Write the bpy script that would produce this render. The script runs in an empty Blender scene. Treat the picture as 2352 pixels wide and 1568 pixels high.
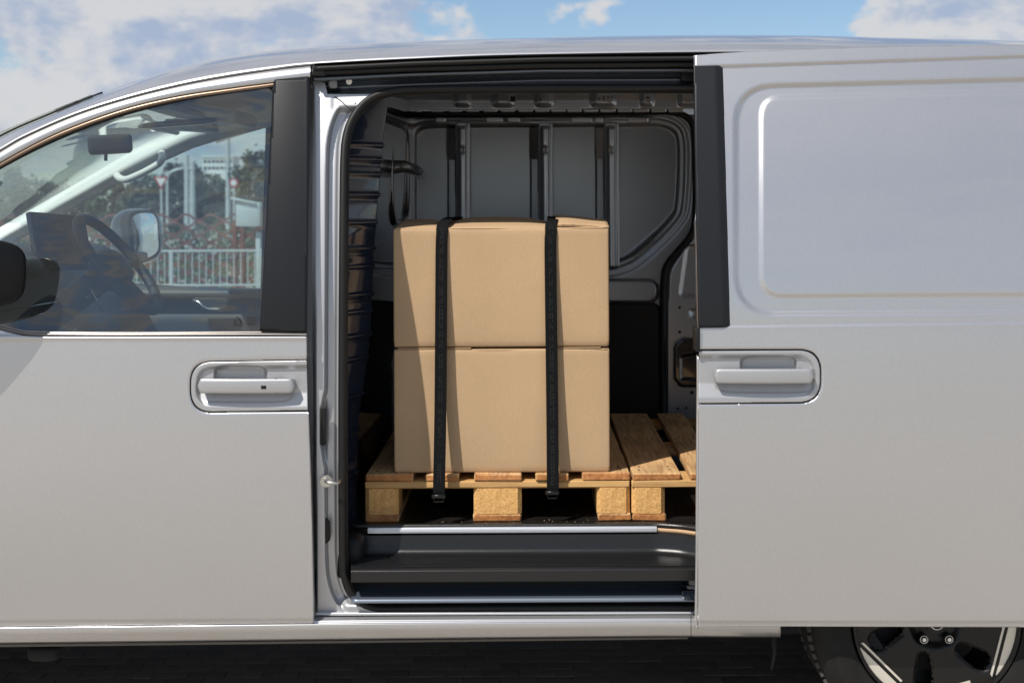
import bpy, bmesh, math, random
import numpy as np
from mathutils import Vector, Matrix
R = math.radians
random.seed(7); rng = np.random.default_rng(7)
scene = bpy.context.scene
col = scene.collection

# ------------------------------------------------------------------ camera, sky, sun, exposure
CAM = np.array([0.0, -3.7, 1.49]); FPX = 3048.0; VPX, VPY = 1230.0, 490.0; ROLL = R(0.3)
cd = bpy.data.cameras.new('camera'); cam = bpy.data.objects.new('camera', cd); col.objects.link(cam)
cam.location = CAM; cam.rotation_euler = (R(90), ROLL, 0)
cd.sensor_width = 36; cd.lens = 36*FPX/2352
cd.shift_x = -(VPX-1176)/2352; cd.shift_y = (VPY-784)/2352
cd.clip_start = 0.05; cd.clip_end = 3000
cd.dof.use_dof = True; cd.dof.focus_distance = 3.95; cd.dof.aperture_fstop = 4.8
scene.camera = cam
SUN = Vector((-0.39, -0.465, 0.80)).normalized()
world = bpy.data.worlds.new('World'); scene.world = world; world.use_nodes = True
def build_world():
    nt = world.node_tree; N = nt.nodes; L = nt.links
    for n in list(N): N.remove(n)
    out = N.new('ShaderNodeOutputWorld'); bg = N.new('ShaderNodeBackground'); bg.inputs['Strength'].default_value = 0.10
    sky = N.new('ShaderNodeTexSky'); sky.sky_type = 'NISHITA'; sky.sun_disc = False
    sky.sun_elevation = math.asin(SUN.z); sky.sun_rotation = math.atan2(SUN.x, SUN.y)
    sky.air_density = 1.0; sky.dust_density = 0.3; sky.ozone_density = 2.0
    tc = N.new('ShaderNodeTexCoord')
    def vm(op, a, b=None):
        n = N.new('ShaderNodeVectorMath'); n.operation = op
        for i, v in enumerate((a, b)):
            if v is None: continue
            if isinstance(v, (tuple, list)): n.inputs[i].default_value = v
            else: L.new(v, n.inputs[i])
        return n.outputs[0]
    def mm(op, a, b=0.0, c=0.0, clamp=False):
        n = N.new('ShaderNodeMath'); n.operation = op; n.use_clamp = clamp
        for i, v in enumerate((a, b, c)):
            if isinstance(v, (int, float)): n.inputs[i].default_value = v
            else: L.new(v, n.inputs[i])
        return n.outputs[0]
    def sstep(x, e0, e1):
        n = N.new('ShaderNodeMapRange'); n.interpolation_type = 'SMOOTHSTEP'
        L.new(x, n.inputs[0]); n.inputs[1].default_value = e0; n.inputs[2].default_value = e1
        return n.outputs[0]
    def noise(v, sc, det, rough=0.55, off=(0, 0, 0), dist=0.0):
        n = N.new('ShaderNodeTexNoise'); n.inputs['Scale'].default_value = sc; n.inputs['Detail'].default_value = det
        n.inputs['Roughness'].default_value = rough; n.inputs['Distortion'].default_value = dist
        L.new(vm('ADD', v, off), n.inputs['Vector']); return n.outputs[0]
    d = tc.outputs['Generated']
    st = vm('MULTIPLY', d, (1, 1, 1.9))
    n1 = noise(st, 8.5, 10, 0.60, (3.1, 1.7, 0.45), 0.25)
    n2 = noise(st, 8.5, 10, 0.60, (3.1-0.012, 1.7, 0.45+0.03), 0.25)
    n3 = noise(st, 2.2, 2, 0.5, (7.7, 2.2, 5.0))
    sep = N.new('ShaderNodeSeparateXYZ'); L.new(d, sep.inputs[0])
    # broken cloud field; the gap of clear sky stands over the van's roof
    def gap(cx, cz, rx, rz):
        a = mm('POWER', mm('DIVIDE', mm('SUBTRACT', sep.outputs[0], cx), rx), 2.0)
        b = mm('POWER', mm('DIVIDE', mm('SUBTRACT', sep.outputs[2], cz), rz), 2.0)
        return mm('SUBTRACT', 1.0, mm('MINIMUM', mm('ADD', a, b), 1.0))
    ahead = sstep(sep.outputs[1], 0.2, 0.6)
    g = mm('MULTIPLY', mm('MAXIMUM', gap(0.14, 0.17, 0.13, 0.13), 0.0), ahead)
    lft = mm('MULTIPLY', gap(-0.30, 0.11, 0.24, 0.12), ahead)
    rgt = mm('MULTIPLY', gap(0.33, 0.13, 0.16, 0.08), ahead)
    cov = mm('ADD', mm('MULTIPLY', n1, 1.0), mm('MULTIPLY', mm('SUBTRACT', n3, 0.5), 0.25))
    cov = mm('SUBTRACT', cov, mm('MULTIPLY', g, 0.27))
    cov = mm('ADD', cov, mm('MULTIPLY', mm('ADD', mm('MULTIPLY', lft, 0.25), rgt), 0.16))
    mask = sstep(cov, 0.445, 0.525)
    up = sstep(sep.outputs[2], -0.02, 0.03)
    shade = sstep(mm('ADD', mm('SUBTRACT', n1, n2), mm('MULTIPLY', mm('SUBTRACT', n1, 0.55), -0.35)), -0.09, 0.08)
    cc = N.new('ShaderNodeMixRGB'); L.new(shade, cc.inputs[0])
    cc.inputs[1].default_value = (3.9, 4.65, 6.2, 1); cc.inputs[2].default_value = (6.7, 6.7, 6.85, 1)
    skyc = N.new('ShaderNodeMixRGB'); skyc.blend_type = 'MULTIPLY'; skyc.inputs[0].default_value = 1
    L.new(sky.outputs[0], skyc.inputs[1]); skyc.inputs[2].default_value = (1.0, 1.06, 1.12, 1)
    mx = N.new('ShaderNodeMixRGB'); L.new(mm('MULTIPLY', mm('MULTIPLY', mask, up), 0.93), mx.inputs[0])
    L.new(skyc.outputs[0], mx.inputs[1]); L.new(cc.outputs[0], mx.inputs[2])
    L.new(mx.outputs[0], bg.inputs[0]); L.new(bg.outputs[0], out.inputs[0])
build_world()
sl = bpy.data.lights.new('sun', 'SUN'); sl.energy = 4.8; sl.angle = R(0.53); sl.color = (1.0, 0.95, 0.88)
so = bpy.data.objects.new('sun', sl); col.objects.link(so)
so.rotation_euler = (-SUN).to_track_quat('-Z', 'Y').to_euler(); so.location = (-4, -6, 8)
scene.view_settings.view_transform = 'Standard'; scene.view_settings.look = 'None'
scene.view_settings.gamma = 1; scene.view_settings.exposure = 0.0; scene.view_settings.use_curve_mapping = False
scene.render.engine = 'CYCLES'
scene.cycles.max_bounces = 10; scene.cycles.transparent_max_bounces = 12
scene.cycles.use_denoising = True; scene.cycles.sample_clamp_indirect = 6.0

# ------------------------------------------------------------------ placing helpers (photograph position + true depth -> point)
cR, sR = math.cos(ROLL), math.sin(ROLL)
def ray(px, py):
    u = (np.asarray(px, float)-VPX)/FPX; v = (VPY-np.asarray(py, float))/FPX
    return u*cR+v*sR, -u*sR+v*cR
def at(px, py, Y):
    u, v = ray(px, py); t = np.asarray(Y, float)-CAM[1]
    return np.stack(np.broadcast_arrays(CAM[0]+u*t, CAM[1]+t, CAM[2]+v*t), -1)
def vat(px, py, Y): return Vector(at(px, py, Y).tolist())
def side_y(x, z):
    z = np.asarray(z, float); x = np.asarray(x, float)
    t = np.clip((z-1.17)/0.63, 0, None)
    y = np.where(z > 1.17, 0.012+0.13*t**1.6, np.where(z > 0.8, 0.012*((np.clip(z, .8, 9)-0.8)/0.37)**2, 0.055*((0.8-np.clip(z, -9, .8))/0.5)**2))
    return y+0.05*np.clip((-0.75-x)/1.0, 0, None)**2
def on_surf(px, py, off, surf):
    u, v = ray(px, py); Y = np.zeros(np.broadcast(u, v).shape)
    for _ in range(12):
        t = Y-CAM[1]; Y = surf(CAM[0]+u*t, CAM[2]+v*t)+off
    t = Y-CAM[1]
    return np.stack(np.broadcast_arrays(CAM[0]+u*t, CAM[1]+t, CAM[2]+v*t), -1)
def on_side(px, py, off=0.0): return on_surf(px, py, off, side_y)
def plane(Y): return lambda x, z: np.full(np.shape(x), float(Y))
def spl(pts, n=12, closed=False):
    P = np.array(pts, float); m = len(P); out = []
    rngi = range(m) if closed else range(m-1)
    for i in rngi:
        p0 = P[(i-1) % m] if (closed or i > 0) else 2*P[0]-P[1]
        p1 = P[i]; p2 = P[(i+1) % m]
        p3 = P[(i+2) % m] if (closed or i+2 < m) else 2*P[-1]-P[-2]
        for k in range(n):
            t = k/n
            out.append(0.5*((2*p1)+(-p0+p2)*t+(2*p0-5*p1+4*p2-p3)*t*t+(-p0+3*p1-3*p2+p3)*t**3))
    if not closed: out.append(P[-1])
    return np.array(out)
def rpoly(pts, n=8):
    """polygon of (x, y, corner radius)"""
    out = []; m = len(pts)
    for i in range(m):
        a = np.array(pts[i-1][:2], float); b = np.array(pts[i][:2], float); c = np.array(pts[(i+1) % m][:2], float)
        r = pts[i][2] if len(pts[i]) > 2 else 0
        if r <= 0: out.append(b); continue
        d1 = (a-b)/np.linalg.norm(a-b); d2 = (c-b)/np.linalg.norm(c-b)
        ang = math.acos(np.clip(d1@d2, -1, 1)); k = r/math.tan(ang/2)
        p1 = b+d1*k; p2 = b+d2*k
        for j in range(n+1):
            t = j/n; out.append((1-t)**2*p1+2*t*(1-t)*b+t*t*p2)
    return np.array(out)
def sdf(P, X, Y):
    P = np.asarray(P, float); X = np.asarray(X, float); Y = np.asarray(Y, float)
    d = np.full(X.shape, 1e18); ins = np.zeros(X.shape, bool)
    for i in range(len(P)):
        ax, ay = P[i-1]; bx, by = P[i]; ex, ey = bx-ax, by-ay; l2 = ex*ex+ey*ey
        if l2 < 1e-12: continue
        t = np.clip(((X-ax)*ex+(Y-ay)*ey)/l2, 0, 1)
        d = np.minimum(d, (X-ax-t*ex)**2+(Y-ay-t*ey)**2)
        c = (ay > Y) != (by > Y)
        if ey != 0: ins ^= c & (X < ax+(Y-ay)*ex/ey)
    d = np.sqrt(d); return np.where(ins, -d, d)
def S(t): t = np.clip(t, 0, 1); return t*t*(3-2*t)
def axis(a, b, step, fine=()):
    out = [a]; x = a
    while x < b-1e-6:
        s = step
        for f0, f1, fs in fine:
            if f0-1e-6 <= x < f1: s = min(s, fs)
        x = min(b, x+s); out.append(x)
    return np.array(out)

# ------------------------------------------------------------------ object helpers
def link(o, parent=None):
    col.objects.link(o)
    if parent is not None:
        o.parent = parent
    return o
def mesh_obj(name, V, F, mat, parent=None, smooth=True):
    me = bpy.data.meshes.new(name); me.from_pydata(np.asarray(V, float).tolist(), [], F if isinstance(F, list) else F.tolist())
    me.validate(); me.update()
    if smooth: me.shade_smooth()
    me.materials.append(mat)
    return link(bpy.data.objects.new(name, me), parent)
def bm_obj(name, bm, mat, parent=None, smooth=False, angle=None):
    me = bpy.data.meshes.new(name); bm.to_mesh(me); bm.free()
    if smooth:
        if angle: 
            me.shade_smooth(); me.set_sharp_from_angle(angle=R(angle))
        else: me.shade_smooth()
    me.materials.append(mat)
    return link(bpy.data.objects.new(name, me), parent)
def thing(name, label, cat, group=None, loc=(0, 0, 0)):
    o = bpy.data.objects.new(name, None); o.location = loc; o.empty_display_size = 0.1; col.objects.link(o)
    return tag(o, label, cat, group)
def tag(o, label, cat=None, group=None):
    o['label'] = label
    if cat: o['category'] = cat
    if group: o['group'] = group
    return o
def solid(o, th, even=False):
    m = o.modifiers.new('thick', 'SOLIDIFY'); m.thickness = th; m.offset = -1; m.use_even_offset = even
    return o
def field(name, poly, mat, parent=None, surf=side_y, off=0.0, step=4.0, depth=None, holes=(), th=0.004, xs=None, ys=None, smooth=True, fine=(), finey=()):
    """sheet-metal panel: outline traced as a polygon, laid on a real surface, pressed by a depth function"""
    poly = np.asarray(poly, float)
    x0, y0 = poly.min(0); x1, y1 = poly.max(0)
    xs = axis(x0-step*.3, x1+step, step, fine) if xs is None else xs
    ys = axis(y0-step*.3, y1+step, step, finey) if ys is None else ys
    X, Yp = np.meshgrid(xs, ys)
    def sd(a, b):
        s = sdf(poly, a, b)
        for h in holes: s = np.maximum(s, -sdf(h, a, b))
        return s
    cx = (X[:-1, :-1]+X[1:, 1:])/2; cy = (Yp[:-1, :-1]+Yp[1:, 1:])/2
    keep = sd(cx, cy) < 0
    idx = np.arange(X.size).reshape(X.shape)
    q = np.stack([idx[:-1, :-1], idx[1:, :-1], idx[1:, 1:], idx[:-1, 1:]], -1)[keep]
    # border vertices: those not surrounded by four kept cells
    cnt = np.zeros(X.shape, int)
    cnt[:-1, :-1] += keep; cnt[1:, :-1] += keep; cnt[1:, 1:] += keep; cnt[:-1, 1:] += keep
    bd = (cnt > 0) & (cnt < 4)
    bx, by = X[bd], Yp[bd]
    for _ in range(3):
        e = 0.05; s = sd(bx, by); gx = (sd(bx+e, by)-s)/e; gy = (sd(bx, by+e)-s)/e
        l = np.sqrt(gx*gx+gy*gy)+1e-9; bx = bx-s*gx/l; by = by-s*gy/l
    X = X.copy(); Yp = Yp.copy(); X[bd] = bx; Yp[bd] = by
    used = np.unique(q); remap = np.full(X.size, -1); remap[used] = np.arange(len(used))
    px, py = X.ravel()[used], Yp.ravel()[used]
    o_ = off+(depth(px, py) if depth else 0.0)
    V = on_surf(px, py, o_, surf)
    o = mesh_obj(name, V, remap[q], mat, parent, smooth)
    if th: solid(o, th)
    return o
def loft(name, rows, mat, parent=None, smooth=True, th=0, closed=False):
    n = len(rows[0]); V = np.concatenate([np.asarray(r, float) for r in rows]); F = []
    m = len(rows)
    for i in range(m if closed else m-1):
        a = i*n; b = ((i+1) % m)*n
        for j in range(n-1): F.append((a+j, b+j, b+j+1, a+j+1))
    o = mesh_obj(name, V, F, mat, parent, smooth)
    if th: solid(o, th)
    return o
def tube(name, path, r, mat, parent=None, n=10, ry=None, closed=False, bm=None):
    P = [Vector(p) for p in path]; m = len(P); V = []; F = []
    up = None
    for i in range(m):
        a = P[i-1] if (closed or i > 0) else P[0]; b = P[(i+1) % m] if (closed or i < m-1) else P[-1]
        t = (b-a).normalized()
        if up is None:
            up = Vector((0, 0, 1)) if abs(t.z) < .9 else Vector((0, 1, 0))
        s = t.cross(up).normalized(); up = s.cross(t).normalized()
        rr = r[i] if isinstance(r, (list, tuple, np.ndarray)) else r
        rb = (ry if ry else rr)
        for k in range(n):
            an = 2*math.pi*k/n; V.append(P[i]+s*(math.cos(an)*rr)+up*(math.sin(an)*rb))
    for i in range(m if closed else m-1):
        j = (i+1) % m
        for k in range(n): F.append((i*n+k, i*n+(k+1) % n, j*n+(k+1) % n, j*n+k))
    if not closed: F.append(tuple(range(n))[::-1]); F.append(tuple((m-1)*n+k for k in range(n)))
    V = [tuple(v) for v in V]
    if bm is not None:
        vs = [bm.verts.new(v) for v in V]
        for f in F: bm.faces.new([vs[i] for i in f])
        return None
    return mesh_obj(name, V, F, mat, parent)
def box_bm(dims, bevel=0.0, seg=2, mat4=None, bm=None, taper=None):
    b = bmesh.new(); bmesh.ops.create_cube(b, size=1.0)
    for v in b.verts:
        k = 1.0
        if taper and v.co.z > 0: k = taper
        v.co = Vector((v.co.x*dims[0]*k, v.co.y*dims[1]*k, v.co.z*dims[2]))
    if bevel: bmesh.ops.bevel(b, geom=b.edges[:], offset=bevel, segments=seg, profile=0.5, affect='EDGES')
    if mat4 is not None: bmesh.ops.transform(b, matrix=mat4, verts=b.verts)
    if bm is None: return b
    me = bpy.data.meshes.new('tmp'); b.to_mesh(me); b.free(); bm.from_mesh(me); bpy.data.meshes.remove(me); return bm
def box(name, c, dims, mat, parent=None, bevel=0.004, seg=2, rot=(0, 0, 0), smooth=True, taper=None):
    from mathutils import Euler
    M = Matrix.Translation(Vector(c)) @ Euler(rot).to_matrix().to_4x4()
    return bm_obj(name, box_bm(dims, bevel, seg, M, taper=taper), mat, parent, smooth, 40)
def cyl_bm(r, h, n=24, mat4=None, bm=None, r2=None):
    b = bm if bm is not None else bmesh.new()
    bmesh.ops.create_cone(b, cap_ends=True, segments=n, radius1=r, radius2=r if r2 is None else r2, depth=h, matrix=mat4 or Matrix.Identity(4))
    return b
def axis_mat(c, d):
    return Matrix.Translation(Vector(c)) @ Vector(d).to_track_quat('Z', 'Y').to_matrix().to_4x4()
def cyl(name, c, d, r, h, mat, parent=None, n=24, r2=None):
    return bm_obj(name, cyl_bm(r, h, n, axis_mat(c, d), r2=r2), mat, parent, True, 40)
def superell(name, c, dims, mat, parent=None, e=0.55, n=32, rot=(0, 0, 0)):
    from mathutils import Euler
    f = lambda w: math.copysign(abs(w)**e, w)
    V = []; F = []; m = n//2
    M = Matrix.Translation(Vector(c)) @ Euler(rot).to_matrix().to_4x4()
    for i in range(m+1):
        ph = -math.pi/2+math.pi*i/m
        for j in range(n):
            th = 2*math.pi*j/n
            V.append(tuple(M @ Vector((dims[0]/2*f(math.cos(ph))*f(math.cos(th)), dims[1]/2*f(math.cos(ph))*f(math.sin(th)), dims[2]/2*f(math.sin(ph))))))
    for i in range(m):
        for j in range(n): F.append((i*n+j, i*n+(j+1) % n, (i+1)*n+(j+1) % n, (i+1)*n+j))
    return mesh_obj(name, V, F, mat, parent)

# ------------------------------------------------------------------ materials
MAT = {}
def pr(name, c, rough=0.5, metal=0.0, coat=0.0, coat_r=0.05, spec=0.5, bump=None, var=None, sheen=0, flake=0.0):
    m = bpy.data.materials.new(name); m.use_nodes = True; nt = m.node_tree; N = nt.nodes; L = nt.links
    b = N['Principled BSDF']; b.inputs['Base Color'].default_value = (*c, 1); b.inputs['Roughness'].default_value = rough
    b.inputs['Metallic'].default_value = metal; b.inputs['Coat Weight'].default_value = coat; b.inputs['Coat Roughness'].default_value = coat_r
    b.inputs['Specular IOR Level'].default_value = spec
    tc = N.new('ShaderNodeTexCoord')
    if var:   # (scale, amount, detail) mottling of the colour
        n = N.new('ShaderNodeTexNoise'); n.inputs['Scale'].default_value = var[0]; n.inputs['Detail'].default_value = var[2] if len(var) > 2 else 4
        L.new(tc.outputs['Object'], n.inputs['Vector'])
        hs = N.new('ShaderNodeMapRange'); L.new(n.outputs[0], hs.inputs[0]); hs.inputs[1].default_value = .3; hs.inputs[2].default_value = .7
        hs.inputs[3].default_value = 1-var[1]; hs.inputs[4].default_value = 1+var[1]
        mx = N.new('ShaderNodeVectorMath'); mx.operation = 'SCALE'; mx.inputs[0].default_value = c; L.new(hs.outputs[0], mx.inputs['Scale'])
        L.new(mx.outputs[0], b.inputs['Base Color'])
        rr = N.new('ShaderNodeMapRange'); L.new(n.outputs[0], rr.inputs[0]); rr.inputs[3].default_value = max(0, rough-.05); rr.inputs[4].default_value = rough+.05
        L.new(rr.outputs[0], b.inputs['Roughness'])
    if bump:  # (scale, strength, detail)
        n = N.new('ShaderNodeTexNoise'); n.inputs['Scale'].default_value = bump[0]; n.inputs['Detail'].default_value = bump[2] if len(bump) > 2 else 3
        L.new(tc.outputs['Object'], n.inputs['Vector'])
        bp = N.new('ShaderNodeBump'); bp.inputs['Strength'].default_value = bump[1]; bp.inputs['Distance'].default_value = 0.002
        L.new(n.outputs[0], bp.inputs['Height']); L.new(bp.outputs[0], b.inputs['Normal'])
    if flake:
        v = N.new('ShaderNodeTexVoronoi'); v.inputs['Scale'].default_value = 420; L.new(tc.outputs['Object'], v.inputs['Vector'])
        mr = N.new('ShaderNodeMapRange'); L.new(v.outputs['Color'], mr.inputs[0]); mr.inputs[3].default_value = 1-flake; mr.inputs[4].default_value = 1+flake
        mx = N.new('ShaderNodeVectorMath'); mx.operation = 'SCALE'; mx.inputs[0].default_value = c; L.new(mr.outputs[0], mx.inputs['Scale'])
        L.new(mx.outputs[0], b.inputs['Base Color'])
    MAT[name] = m; return m
silver = pr('silver_paint', (0.54, 0.537, 0.542), 0.30, 0.78, 0.7, 0.03, flake=0.055, bump=(2.6, 1.0, 1.5))
satin = pr('handle_satin_paint', (0.45, 0.45, 0.455), 0.42, 0.62, 0.2, 0.15)
silver_in = pr('silver_jamb_paint', (0.50, 0.505, 0.515), 0.42, 0.62, 0.2, 0.15)
cargo = pr('cargo_grey_paint', (0.29, 0.31, 0.34), 0.34, 0.6, 0.35, 0.18, var=(3, .05))
cargo_rib = pr('rib_paint', (0.44, 0.47, 0.51), 0.30, 0.6, 0.3, 0.12)
blackpaint = pr('black_gloss_paint', (0.010, 0.014, 0.022), 0.13, 0.0, 0.9, 0.03, spec=.7)
trim = pr('pillar_trim_black', (0.013, 0.014, 0.016), 0.38, 0.0, 0.0, 0.3, 0.25, bump=(900, .15))
rubber = pr('rubber_seal', (0.011, 0.0105, 0.010), 0.5, spec=0.3, bump=(500, .15))
plast = pr('black_plastic', (0.013, 0.0132, 0.0136), 0.36, spec=0.25, bump=(1100, .35, 2))
darkplast = pr('dash_plastic', (0.030, 0.034, 0.038), 0.55, spec=0.25)
doorpan = pr('door_card_plastic', (0.035, 0.045, 0.056), 0.5)
lightplast = pr('headliner_grey', (0.62, 0.62, 0.58), 0.8)
white_pl = pr('white_interior_plastic', (0.75, 0.75, 0.71), 0.55)
chrome = pr('satin_metal', (0.7, 0.7, 0.7), 0.22, 1.0)
steel = pr('zinc_steel', (0.62, 0.6, 0.55), 0.35, 1.0)
alu = pr('aluminium_strip', (0.72, 0.75, 0.79), 0.33, 0.75)
bronze = pr('window_moulding_bronze', (0.21, 0.145, 0.10), 0.32, 0.6)
beltm = pr('belt_moulding', (0.27, 0.25, 0.23), 0.3, 0.7)
floorm = pr('black_film_plywood', (0.012, 0.011, 0.010), 0.33, bump=(300, .2), var=(40, .4))
plyedge = pr('plywood_edge', (0.50, 0.33, 0.19), 0.7)
under = pr('underbody_black', (0.01, 0.01, 0.01), 0.8)
tyrem = pr('tyre_rubber', (0.011, 0.0105, 0.010), 0.7, spec=0.25, var=(30, .25), bump=(200, .2))
rimblack = pr('rim_gloss_black', (0.008, 0.0075, 0.007), 0.3, 0, 0.1, spec=.3)
rimsilver = pr('rim_machined', (0.66, 0.62, 0.54), 0.35, 0.35)
nutm = pr('lug_nut', (0.012, 0.012, 0.012), 0.25, 0.3)
bluepan = pr('inner_sill_paint', (0.10, 0.125, 0.16), 0.3, 0.5, 0.3)
stick = pr('yellow_sticker', (0.45, 0.55, 0.08), 0.5)
screenm = pr('screen_glass_black', (0.012, 0.014, 0.016), 0.12)
mirrorm = pr('mirror_glass', (0.85, 0.87, 0.9), 0.01, 1.0)

def glass_mat(name, tint, refl=1.0):
    m = bpy.data.materials.new(name); m.use_nodes = True; nt = m.node_tree; N = nt.nodes; L = nt.links
    N.remove(N['Principled BSDF']); out = N['Material Output']
    t = N.new('ShaderNodeBsdfTransparent'); t.inputs[0].default_value = (*tint, 1)
    g = N.new('ShaderNodeBsdfGlossy'); g.inputs['Roughness'].default_value = 0.0; g.inputs[0].default_value = (refl, refl, refl, 1)
    fr = N.new('ShaderNodeFresnel'); fr.inputs[0].default_value = 1.52
    mx = N.new('ShaderNodeMixShader'); k = N.new('ShaderNodeMath'); k.operation = 'MULTIPLY'; k.inputs[1].default_value = 2.0
    tc = N.new('ShaderNodeTexCoord'); n = N.new('ShaderNodeTexNoise'); n.inputs['Scale'].default_value = 1.6; n.inputs['Detail'].default_value = 2
    mp = N.new('ShaderNodeMapping'); mp.inputs['Scale'].default_value = (1, 1, 3); L.new(tc.outputs['Object'], mp.inputs[0]); L.new(mp.outputs[0], n.inputs['Vector'])
    bp = N.new('ShaderNodeBump'); bp.inputs['Strength'].default_value = 0.35; bp.inputs['Distance'].default_value = 0.02; L.new(n.outputs[0], bp.inputs['Height'])
    L.new(bp.outputs[0], g.inputs['Normal'])
    L.new(fr.outputs[0], k.inputs[0]); L.new(k.outputs[0], mx.inputs[0]); L.new(t.outputs[0], mx.inputs[1]); L.new(g.outputs[0], mx.inputs[2])
    df = N.new('ShaderNodeBsdfDiffuse'); df.inputs[0].default_value = (.55, .58, .58, 1)      # thin film of dust
    m3 = N.new('ShaderNodeMixShader'); m3.inputs[0].default_value = .03; L.new(mx.outputs[0], m3.inputs[1]); L.new(df.outputs[0], m3.inputs[2])
    L.new(m3.outputs[0], out.inputs[0]); return m
glass = glass_mat('side_glass', (0.75, 0.86, 0.86))
wglass = glass_mat('windscreen_glass', (0.84, 0.90, 0.88))

def cardboard_mat():
    m = pr('cardboard', (0.47, 0.32, 0.185), 0.85, spec=0.2); nt = m.node_tree; N = nt.nodes; L = nt.links; b = N['Principled BSDF']
    tc = N.new('ShaderNodeTexCoord')
    n = N.new('ShaderNodeTexNoise'); n.inputs['Scale'].default_value = 260; n.inputs['Detail'].default_value = 3; L.new(tc.outputs['Object'], n.inputs[0])
    n2 = N.new('ShaderNodeTexNoise'); n2.inputs['Scale'].default_value = 4; n2.inputs['Detail'].default_value = 3; L.new(tc.outputs['Object'], n2.inputs[0])
    mr = N.new('ShaderNodeMapRange'); L.new(n.outputs[0], mr.inputs[0]); mr.inputs[1].default_value = .25; mr.inputs[2].default_value = .75; mr.inputs[3].default_value = .93; mr.inputs[4].default_value = 1.06
    m2 = N.new('ShaderNodeMapRange'); L.new(n2.outputs[0], m2.inputs[0]); m2.inputs[1].default_value = .3; m2.inputs[2].default_value = .7; m2.inputs[3].default_value = .95; m2.inputs[4].default_value = 1.05
    mu = N.new('ShaderNodeMath'); mu.operation = 'MULTIPLY'; L.new(mr.outputs[0], mu.inputs[0]); L.new(m2.outputs[0], mu.inputs[1])
    sc = N.new('ShaderNodeVectorMath'); sc.operation = 'SCALE'; sc.inputs[0].default_value = (0.47, 0.32, 0.185); L.new(mu.outputs[0], sc.inputs['Scale'])
    L.new(sc.outputs[0], b.inputs['Base Color'])
    w = N.new('ShaderNodeTexWave'); w.wave_type = 'BANDS'; w.bands_direction = 'X'; w.inputs['Scale'].default_value = 42; w.inputs['Distortion'].default_value = 0.6
    L.new(tc.outputs['Object'], w.inputs[0])
    bp = N.new('ShaderNodeBump'); bp.inputs['Strength'].default_value = .12; bp.inputs['Distance'].default_value = .001; L.new(w.outputs[0], bp.inputs['Height'])
    bp2 = N.new('ShaderNodeBump'); bp2.inputs['Strength'].default_value = .35; bp2.inputs['Distance'].default_value = .003; L.new(n2.outputs[0], bp2.inputs['Height']); L.new(bp.outputs[0], bp2.inputs['Normal'])
    L.new(bp2.outputs[0], b.inputs['Normal']); return m
card = cardboard_mat()
cardedge = pr('cardboard_cut_edge', (0.36, 0.23, 0.12), 0.9, bump=(300, .5))
tape = pr('brown_tape', (0.33, 0.2, 0.1), 0.35)

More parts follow.
